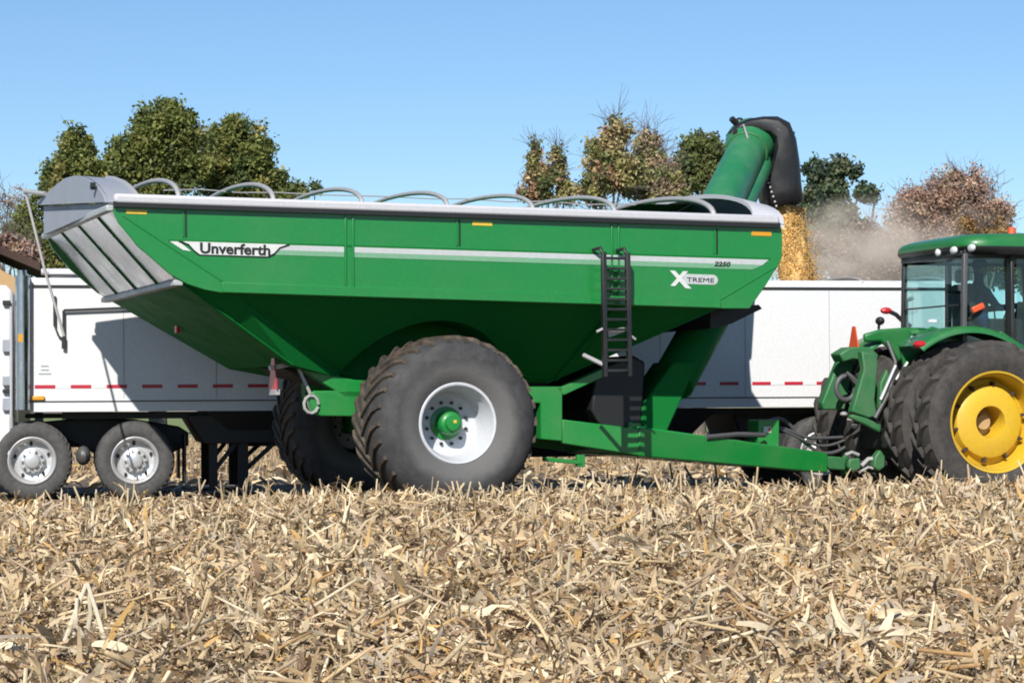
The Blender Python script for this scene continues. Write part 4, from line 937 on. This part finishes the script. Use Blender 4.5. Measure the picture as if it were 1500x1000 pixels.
for px_,r_ in ((1372,.055),(1395,.085),(1421,.092)):
    # rear fascia lamps
    a=(px_-CX)/F_PX; of=T2.o.dot(T2.f); uu=u_a-.005; t=(uu+of)/(a*T2.f.x+T2.f.y); qv=(Vector((t*a,t,0))-T2.o).dot(T2.n)
    mb=MB(); mb.sphere((uu+.02,qv,zrf+.055),(.035,r_*.95,.05),14,8); obj('work_light',mb,M['lamp'],cab)
mb=MB(); q=t2(1482,346,1.3); mb.tube([q,q+Vector((0,0,.09))],[.055,.045],12); mb.sphere(q+Vector((0,0,.09)),(.045,.045,.03)); obj('beacon',mb,M['orange'],cab)
mb=MB(); q=t2(1322,372,2.45); mb.box(q,(.06,.10,.05)); obj('rear_camera',mb,M['black'],cab)
# extremity lights on arms
for (pts,v) in (([(1334,478),(1322,470),(1313,461),(1303,456)],2.62),):
    mb=MB(); mb.tube([t2(x,y,v) for x,y in pts],.03,7); e=obj('light_arm',mb,M['blackmetal'],tr); mb=MB(); mb.sphere(t2(1298,455,v),(.085,.05,.045)); obj('arm_light',mb,M['red'],e)
mb=MB(); mb.tube([t2(1420,468,.84),t2(1438,455,.70)],.03,7); e=obj('light_arm',mb,M['blackmetal'],tr); mb=MB(); mb.bar(t2(1424,455,.68),t2(1441,447,.68),.05,.075); obj('arm_light',mb,M['orange'],e,.015)
mb=MB(); mb.tube([t2(1366,472,.95),t2(1366,468,.95)],.07,12); obj('round_lamp',mb,M['lamp'],tr)
# handrail and steps at the far front of the cab
mb=MB(); mb.tube([t2(1328,480,2.55),t2(1328,440,2.55)],.025,6); mb.tube([t2(1328,440,2.55),t2(1338,436,2.5)],.025,6); obj('grab_rail',mb,M['capgrey'],cab)
# hood and front end (beyond the right edge of the picture)
mb=MB(); P=[]
mb.prism([(uF+.1,VM-.42,zc+.35),(uF+2.5,VM-.40,zc+.25),(uF+2.6,VM-.40,zc+.75),(uF+2.3,VM-.40,zc+.98),(uF+.1,VM-.42,zc+1.25)],(0,.84,0)); obj('hood',mb,M['jd_green'],tr,.08)
for v,k in ((.78,1),(2.52,-1)):
    e=wheel(tr,(uF+1.55,v,.78),.76,.44,.42,k,18,(M['tractyre'],M['tractyre']),lugh=.05,n=48); mb=MB(); mb.lathe([(r,y_*k) for r,y_ in ((.43,.08),(.44,.03),(.41,.05),(.39,.2),(.15,.12),(0,.12))],(0,0,0),40); obj('rim',mb,M['yellow'],e)
mb=MB(); mb.bar((uF+1.55,1.0,.78),(uF+1.55,2.3,.78),.22,.22); obj('front_axle',mb,M['dark'],tr)
# three point hitch
def hp(pts,v,th,nm='lift_arm',mat='dull_green',b=.02): mb=MB(); mb.prism([t2(x,y,v) for x,y in pts],(0,th,0)); return obj(nm,mb,M[mat],tr,b)
hp([(1232,520),(1252,516),(1252,530),(1246,560),(1238,600),(1207,600),(1204,590),(1216,560)],2.02,.14)
hp([(1262,514),(1284,519),(1287,530),(1282,585),(1286,610),(1272,612),(1248,603),(1256,575),(1266,540)],1.30,.14)
hp([(1230,518),(1246,508),(1275,508),(1288,520),(1284,530),(1250,526),(1236,530)],1.55,.30,'rockshaft')
hp([(1248,606),(1270,612),(1292,622),(1290,634),(1268,622),(1246,612)],1.25,.1,'lower_link')
hp([(1290,560),(1300,540),(1308,560),(1300,590),(1288,600)],1.35,.1,'valve_block')
mb=MB(); q=t2(1239,568,1.7); mb.tube([q+Vector((.13*math.cos(i*math.pi/8),0,.15*math.sin(i*math.pi/8))) for i in range(17)],.035,8); obj('hose_coil',mb,M['hose'],tr,smooth=70)
mb=MB(); mb.tube([t2(1240,545,1.6),t2(1258,560,1.55),t2(1262,580,1.6),t2(1245,592,1.65)],.022,7); mb.tube([t2(1312,540,1.2),t2(1302,575,1.2),t2(1282,612,1.2)],.03,8); mb.tube([t2(1300,500,1.5),t2(1312,530,1.4),t2(1306,560,1.3)],.025,7); obj('hitch_hose',mb,M['hose'],tr,smooth=70)
mb=MB(); mb.tube([t2(1312,535,1.15),t2(1290,585,1.15)],.022,8); mb.tube([t2(1330,530,1.2),t2(1312,556,1.2)],.02,8); obj('cylinder_rod',mb,M['alloy'],tr)
for (x,y) in ((1236,606),(1246,614),(1252,624),(1288,628)):
    mb=MB(); mb.sphere(t2(x,y,1.5),(.05,.05,.03),8,5); obj('coupler',mb,M['bow'],tr)
mb=MB(); mb.box((-.55,VM,zc-.05),(.5,1.2,.6)); mb.box((-.3,VM,zc-.35),(.8,.5,.25)); obj('hitch_frame',mb,M['dark'],tr,.04)
zd=t2(1260,678,VM).z
mb=MB(); mb.bar((-1.15,VM,zd),(-.2,VM,zd),.12,.07); obj('drawbar',mb,M['dark'],tr,.01)
hp([(1244,672),(1260,670),(1262,686),(1250,692),(1243,684)],1.5,.1,'drawbar_clevis'); hp([(1282,668),(1290,658),(1297,668),(1297,684),(1288,690),(1280,684)],1.35,.12,'drawbar_clevis')
mb=MB(); mb.tube([t2(1238,666,1.5),t2(1248,662,1.5),t2(1258,666,1.5)],.022,7); mb.tube([t2(1262,682,1.45),t2(1272,672,1.45),t2(1288,671,1.4)],.028,7); mb.tube([t2(1258,692,1.45),t2(1272,684,1.45),t2(1280,686,1.4)],.018,7); obj('safety_chain',mb,M['bow'],tr)
# slow moving vehicle sign, seen nearly edge on
q=t2(1250,512,2.1)
mb=MB(); z1=t2(1250,516,2.1).z; z2=t2(1248,478,2.1).z
mb.prism([(q.x,1.94,z1),(q.x,2.26,z1),(q.x,2.14,z2),(q.x,2.06,z2)],(.015,0,0)); sg=obj('slow_sign',mb,M['orange'],tr)

# driver inside the cab
def skin_obj(name, verts, edges, rad, mat, loc, label=None, cat=None, parent=None, lvl=1):
    me=bpy.data.meshes.new(name); me.from_pydata(verts,edges,[]); o=bpy.data.objects.new(name,me); COL.objects.link(o)
    me.materials.append(mat); s=o.modifiers.new('skin','SKIN'); s.use_smooth_shade=True
    for i,d in enumerate(me.skin_vertices[0].data): d.radius=(rad[i] if isinstance(rad[i],tuple) else (rad[i],rad[i])); d.use_root=(i==0)
    u=o.modifiers.new('sub','SUBSURF'); u.levels=lvl; u.render_levels=lvl
    if parent: o.parent=parent
    return o
dz=zs+.06; du_=us+.14; vy=VM+.05
V=[(du_,vy,dz+.06),(du_-.02,vy,dz+.28),(du_,vy,dz+.48),(du_+.02,vy,dz+.585),(du_+.02,vy,dz+.66),(du_+.035,vy,dz+.74),(du_+.03,vy,dz+.82),
 (du_,vy-.19,dz+.47),(du_+.16,vy-.25,dz+.25),(du_+.40,vy-.15,dz+.27),(du_+.50,vy-.13,dz+.29),
 (du_,vy+.19,dz+.47),(du_+.16,vy+.25,dz+.25),(du_+.40,vy+.15,dz+.27),(du_+.50,vy+.13,dz+.29),
 (du_+.08,vy-.10,dz+.03),(du_+.48,vy-.13,dz+.06),(du_+.56,vy-.13,dz-.34),(du_+.68,vy-.13,dz-.38),
 (du_+.08,vy+.10,dz+.03),(du_+.48,vy+.13,dz+.06),(du_+.56,vy+.13,dz-.34),(du_+.68,vy+.13,dz-.38)]
E=[(0,1),(1,2),(2,3),(3,4),(4,5),(5,6),(2,7),(7,8),(8,9),(9,10),(2,11),(11,12),(12,13),(13,14),(0,15),(15,16),(16,17),(17,18),(0,19),(19,20),(20,21),(21,22)]
rad=[(.15,.12),(.15,.12),(.16,.11),.065,.06,(.085,.10),(.07,.085),.07,.052,.04,.04,.07,.052,.04,.04,.09,.07,.05,.05,.09,.07,.05,.05]
drv=skin_obj('person',V,E,rad,M['shirt'],None); drv.location=T2.o; drv.rotation_euler=(0,0,T2.yaw); tag(drv,'driver in a dark blue shirt sitting in the tractor cab, hands forward','person')
def dchild(name,mb,mat): return obj(name,mb,M[mat],drv,smooth=80)
mb=MB(); mb.sphere((du_+.045,vy,dz+.76),(.098,.078,.118),14,10); mb.sphere((du_+.142,vy,dz+.75),(.018,.014,.022),8,5); mb.sphere((du_+.04,vy-.08,dz+.75),(.022,.012,.032),8,5); mb.sphere((du_+.04,vy+.08,dz+.75),(.022,.012,.032),8,5); dchild('face',mb,'skin')
mb=MB(); mb.sphere((du_+.035,vy,dz+.80),(.108,.088,.092),14,8); mb.box((du_+.15,vy,dz+.81),(.09,.13,.012)); dchild('cap',mb,'shirt')
for s_ in (-1,1):
    mb=MB(); h_=Vector((du_+.53,vy+s_*.13,dz+.30)); mb.sphere(h_,(.05,.028,.042),10,6)
    for f_ in range(4):
        zf=h_.z+.03-.019*f_; mb.tube([(h_.x+.03,h_.y,zf),(h_.x+.075-.004*abs(f_-1),h_.y-s_*.008,zf-.002),(h_.x+.082-.004*abs(f_-1),h_.y-s_*.035,zf-.006)],.009,6)
    mb.tube([(h_.x-.01,h_.y-s_*.02,h_.z+.03),(h_.x+.03,h_.y-s_*.045,h_.z+.035)],.0095,6); dchild('hand',mb,'skin')

# ================================================================== HOUSE
ho=at(20,600,85); house=thing('house','tan gabled house with dark brown roof edge behind the truck','house',(ho.x,85,0),R(8))
hs=3484/85
zr=H+(600-362)/hs
mb=MB(); e0=(45-6)/hs; ez=H+(600-397)/hs; pk=-3.6; pz=ez+ (e0-pk)*.42
mb.prism([(e0-.9,0,0),(e0-.9,0,ez-.25+.02),(pk,0,pz-.15),(2*pk-e0+.9,0,ez-.25),(2*pk-e0+.9,0,0)],(0,9,0)); wl=obj('wall',mb,M['beige'],house)
mb=MB(); 
for a,b_ in (((e0,-.5,ez),(pk,-.5,pz)),((pk,-.5,pz),(2*pk-e0,-.5,ez))):
    a=Vector(a);b_=Vector(b_); mb.prism([a,b_,b_+Vector((0,0,.28)),a+Vector((0,0,.28))],(0,10,0))
rf=obj('roof',mb,M['roofbrown'],house)
for x in (-2.4,-5.2):
    mb=MB(); mb.box((x,-.03,1.6),(1.1,.1,1.2)); wn=obj('window',mb,M['trailer'],house); mb=MB(); mb.box((x,-.09,1.6),(.9,.04,1.0)); obj('pane',mb,M['black'],wn)

# ================================================================== TREES
def leafcloud(lobes, n, size, pal, pw, Y, fill=.55, depth=1.0):
    """lobes in photo pixels at distance Y -> leaf-sized faces through the crown's volume"""
    s=F_PX/Y; lob=[]
    for (px,py,rx,ry) in lobes: lob.append((*at(px,py,Y),rx/s,ry/s))
    lob=np.array(lob); wt=lob[:,3]*lob[:,4]; wt=wt/wt.sum()
    # sub-clumps inside each lobe
    nc=max(40,int(n/95)); k=rng.choice(len(lob),nc,p=wt)
    d=rng.normal(size=(nc,3)); d/=np.linalg.norm(d,axis=1)[:,None]; r=rng.random(nc)**fill
    ry=np.minimum(lob[k,3],lob[k,4])*depth
    cc=lob[k,:3]+d*r[:,None]*np.stack([lob[k,3],ry,lob[k,4]],1)
    cr=rng.uniform(.10,.22,nc)*np.sqrt(lob[k,3]*lob[k,4])+.15
    ccol=pal[rng.choice(len(pal),nc,p=pw/pw.sum())]
    j=rng.integers(0,nc,n); dd=rng.normal(size=(n,3))*.55
    P=cc[j]+dd*cr[j][:,None]
    a=rng.normal(size=(n,3)); a/=np.linalg.norm(a,axis=1)[:,None]; b=rng.normal(size=(n,3)); b=np.cross(a,b); b/=np.linalg.norm(b,axis=1)[:,None]
    sz=size*rng.uniform(.55,1.3,n)
    A=a*sz[:,None]; B=b*(sz*.55)[:,None]
    Vv=np.stack([P-A,P+B,P+A,P-B],1).reshape(-1,3); Fq=np.arange(4*n).reshape(-1,4)
    col=np.clip(ccol[j]*(1+rng.normal(0,.18,(n,1))),.01,.9)
    return (Vv,Fq,np.repeat(col,4,axis=0)), lob
def limbs(base, lob, r0, rs, twigs=0, tlen=1.6, tr_=.010):
    mb=MB(); base=Vector(base); top=max(l[2] for l in lob)
    cx=float(np.mean([l[0] for l in lob])); fork=Vector((base.x*.7+cx*.3,base.y,base.z+(min(l[2] for l in lob)-base.z)*.6))
    mb.tube([base,(base+fork)/2+Vector((rs.uniform(-.15,.15),0,0)),fork],[r0,r0*.8,r0*.65],8)
    ends=[]
    for l in lob:
        c_=Vector(l[:3]); mid=fork.lerp(c_,.5)+Vector((rs.uniform(-.4,.4),rs.uniform(-.4,.4),-.2))
        tip=c_+Vector((rs.uniform(-.3,.3),0,l[4]*.45)); mb.tube([fork,mid,c_,tip],[r0*.4,r0*.22,r0*.11,r0*.04],6)
        for _ in range(6+twigs):
            t=rs.random(); st=mid.lerp(c_,t) if rs.random()<.5 else c_.lerp(tip,t)
            d=Vector((rs.gauss(0,1)*l[3],rs.gauss(0,1)*l[3]*.8,rs.gauss(.5,.6)*l[4])).normalized(); ln=min(l[3],l[4])*rs.uniform(.6,1.05)
            e1=st+d*ln*.5+Vector((0,0,.1)); e2=st+d*ln+Vector((rs.gauss(0,.1),0,.25)); mb.tube([st,e1,e2],[r0*.07,r0*.035,.006],5); ends.append((e1,d,ln)); ends.append((e2,d,ln))
    if twigs:
        for (e,d,ln) in ends:
            for _ in range(3):
                d2=(d*.6+Vector((rs.gauss(0,.6),rs.gauss(0,.6),abs(rs.gauss(.35,.5))))).normalized(); e3=e+d2*tlen*rs.uniform(.25,.8); mb.tube([e,(e+e3)/2+Vector((rs.gauss(0,.08),rs.gauss(0,.08),.05)),e3],[tr_,tr_*.8,.005],4,False)
    return mb
OL=np.array([(.145,.17,.045),(.19,.20,.055),(.10,.13,.04),(.26,.24,.08),(.08,.11,.035)]); OW=np.array([.3,.25,.22,.1,.13])
YG=np.array([(.30,.28,.11),(.18,.20,.08),(.40,.32,.16),(.12,.14,.06),(.36,.22,.13)]); YW=np.array([.3,.25,.15,.15,.15])
RB=np.array([(.42,.27,.20),(.37,.25,.20),(.48,.34,.25),(.33,.25,.22),(.42,.33,.22)]); RW=np.array([.3,.25,.2,.15,.1])
PN=np.array([(.075,.115,.06),(.10,.135,.07),(.055,.08,.05),(.13,.15,.08)]); PWT=np.array([.35,.25,.25,.15])
GB=np.array([(.12,.15,.05),(.16,.18,.06),(.21,.20,.08),(.085,.11,.04)]); GW=np.array([.35,.3,.15,.2])
def tree(name,label,cat,lobes,Y,n,size,pal,pw,r0=.3,twigs=0,fill=.55,group=None,bx=None,seed=1,tlen=1.6,bark='bark'):
    if cat=='tree' and 'bare' not in name:
        xs_=[l[0] for l in lobes]; lobes=list(lobes)+[(sum(xs_)/len(xs_)+d_,352+abs(d_)*.3,.30*(max(xs_)-min(xs_))+14,36) for d_ in (-.28*(max(xs_)-min(xs_)),.28*(max(xs_)-min(xs_)))]; n=int(n*1.2)
    data,lob=leafcloud(lobes,int(n*3.0),size*.56,pal,pw,Y,fill); bx=lob[:,0].mean() if bx is None else bx
    e=thing(name,label,cat,(bx,Y,0),0,group)
    data=(data[0]-np.array([bx,Y,0]),data[1],data[2]); lo=lob.copy(); lo[:,0]-=bx; lo[:,1]-=Y
    obj('crown',data,M['leaf'],e,smooth=None)
    obj('trunk',limbs((0,0,-.05),lo.tolist(),r0,random.Random(seed),twigs,tlen),M[bark],e,smooth=60)
GT='trees beyond the field'
tree('deciduous_tree','tall broad olive green tree, highest of the trees behind the cart at the left','tree',[(240,195,52,44),(205,225,40,40),(270,225,42,45),(235,262,60,32),(180,250,28,36),(262,170,22,20)],108,12500,.21,OL,OW,.45,seed=3,group=GT)
tree('deciduous_tree','slim olive green tree left of the tallest one, above the grey tarp cap','tree',[(115,215,30,30),(100,245,34,34),(130,250,34,36),(85,272,26,24),(125,285,50,28)],104,6800,.20,OL,OW,.35,seed=4,group=GT)
tree('deciduous_tree','rounded olive green tree on the right of the tallest one, touching the open sky','tree',[(338,200,36,32),(365,222,36,40),(330,240,40,44),(380,255,30,36),(345,280,60,28),(408,268,14,32)],112,9500,.21,OL,OW,.4,seed=5,group=GT)
tree('small_tree','low dark green shrubby tree peeking over the cart right of the rounded tree','tree',[(438,276,26,12),(462,277,12,8),(425,285,20,12)],112,1500,.18,GB,GW,.2,seed=6,group=GT)
tree('bare_tree','bare greyish twiggy tree at the left edge of the picture','tree',[(12,300,34,34),(38,330,26,30),(-15,330,30,40)],118,700,.12,RB*.8,RW,.28,6,seed=7,group=GT,tlen=1.8,bark='twig')
tree('small_tree','green bush tree between the crank rod and the cart at the left','tree',[(45,325,24,38),(72,380,28,32),(90,395,34,22),(25,350,18,22),(60,290,20,24)],98,4200,.17,OL,OW,.2,seed=8,group=GT)
tree('shrub','reddish brown shrub just above the house roof','shrub',[(15,358,22,14),(40,372,18,14)],92,1300,.15,RB,RW,.12,3,seed=18,group=GT)
tree('small_conifer','small yellowish pointed tree, separate from the others left of the middle group','tree',[(782,232,12,26),(818,234,12,28),(798,262,26,24),(785,285,26,18),(825,280,18,20)],106,4200,.17,YG,YW,.25,2,seed=9,fill=.75,group=GT)
tree('autumn_tree','yellow green autumn tree with a pointed top at the left of the middle group','tree',[(905,195,18,24),(885,222,26,28),(880,258,30,30),(915,245,28,34),(868,280,24,20)],104,6200,.19,YG,YW,.3,3,seed=10,fill=.7,group=GT)
tree('autumn_tree','rusty half bare autumn tree with twigs against the sky in the middle group','tree',[(945,228,26,34),(968,240,22,30),(940,268,34,26),(975,270,26,26),(955,205,14,18)],108,4600,.17,np.concatenate([RB*np.array([.88,.98,.85]),YG[:2]]),np.concatenate([RW,[.4,.4]]),.3,6,seed=11,fill=.7,group=GT,tlen=1.9,bark='twig')
tree('deciduous_tree','dark green tree directly left of the raised auger','tree',[(1020,222,24,26),(1045,225,22,26),(1010,255,28,32),(1048,262,30,34),(995,278,24,20)],106,7600,.19,GB,GW,.35,seed=12,group=GT)
tree('autumn_tree','brown russet tree low between the half bare tree and the dark green one','tree',[(985,262,22,28),(990,285,26,18),(965,290,24,14)],101,2600,.16,np.concatenate([RB*np.array([.88,.98,.85]),YG[:2]]),np.concatenate([RW,[.3,.3]]),.2,3,seed=19,fill=.7,group=GT)
tree('pine_tree','dark green pine with layered boughs right of the black spout','tree',[(1195,255,16,22),(1232,250,26,20),(1215,282,36,20),(1258,282,30,12),(1282,290,12,8),(1225,315,40,20),(1190,300,24,30),(1235,345,40,20)],100,8600,.20,PN,PWT,.35,seed=13,fill=.7,group=GT)
tree('autumn_tree','large rounded reddish tree, nearly leafless, above the tractor roof','tree',[(1390,290,48,36),(1345,305,38,34),(1435,305,42,38),(1465,325,26,32),(1325,335,34,28),(1390,335,70,30),(1420,270,36,20)],108,10500,.15,RB,RW,.4,5,seed=14,fill=.7,group=GT,tlen=1.2,bark='twig')
tree('shrub','hazy greyish pink brushwood behind the trailer beside the falling corn','shrub',[(1225,375,40,30),(1275,360,40,34),(1315,370,36,34),(1260,400,60,22),(1190,390,24,24),(1340,395,50,30)],96,7000,.16,np.array([(.24,.19,.155),(.29,.22,.18),(.19,.165,.13),(.32,.25,.2)]),np.array([.3,.3,.2,.2]),.15,5,seed=15,fill=.8,group=GT,bark='twig')
tree('small_tree','orange brown bush tree behind the tractor cab roof','tree',[(1412,330,22,16),(1440,345,30,16),(1470,350,30,20)],99,1700,.15,np.array([(.34,.2,.07),(.28,.17,.06),(.22,.15,.07)]),np.array([.4,.3,.3]),.2,2,seed=16,fill=.8,group=GT)
tree('shrub','green hedge row low behind the tractor cab windows','shrub',[(1370,395,50,26),(1430,400,50,28),(1490,400,50,28),(1550,395,50,30)],102,5200,.18,GB,GW,.15,seed=17,group=GT)
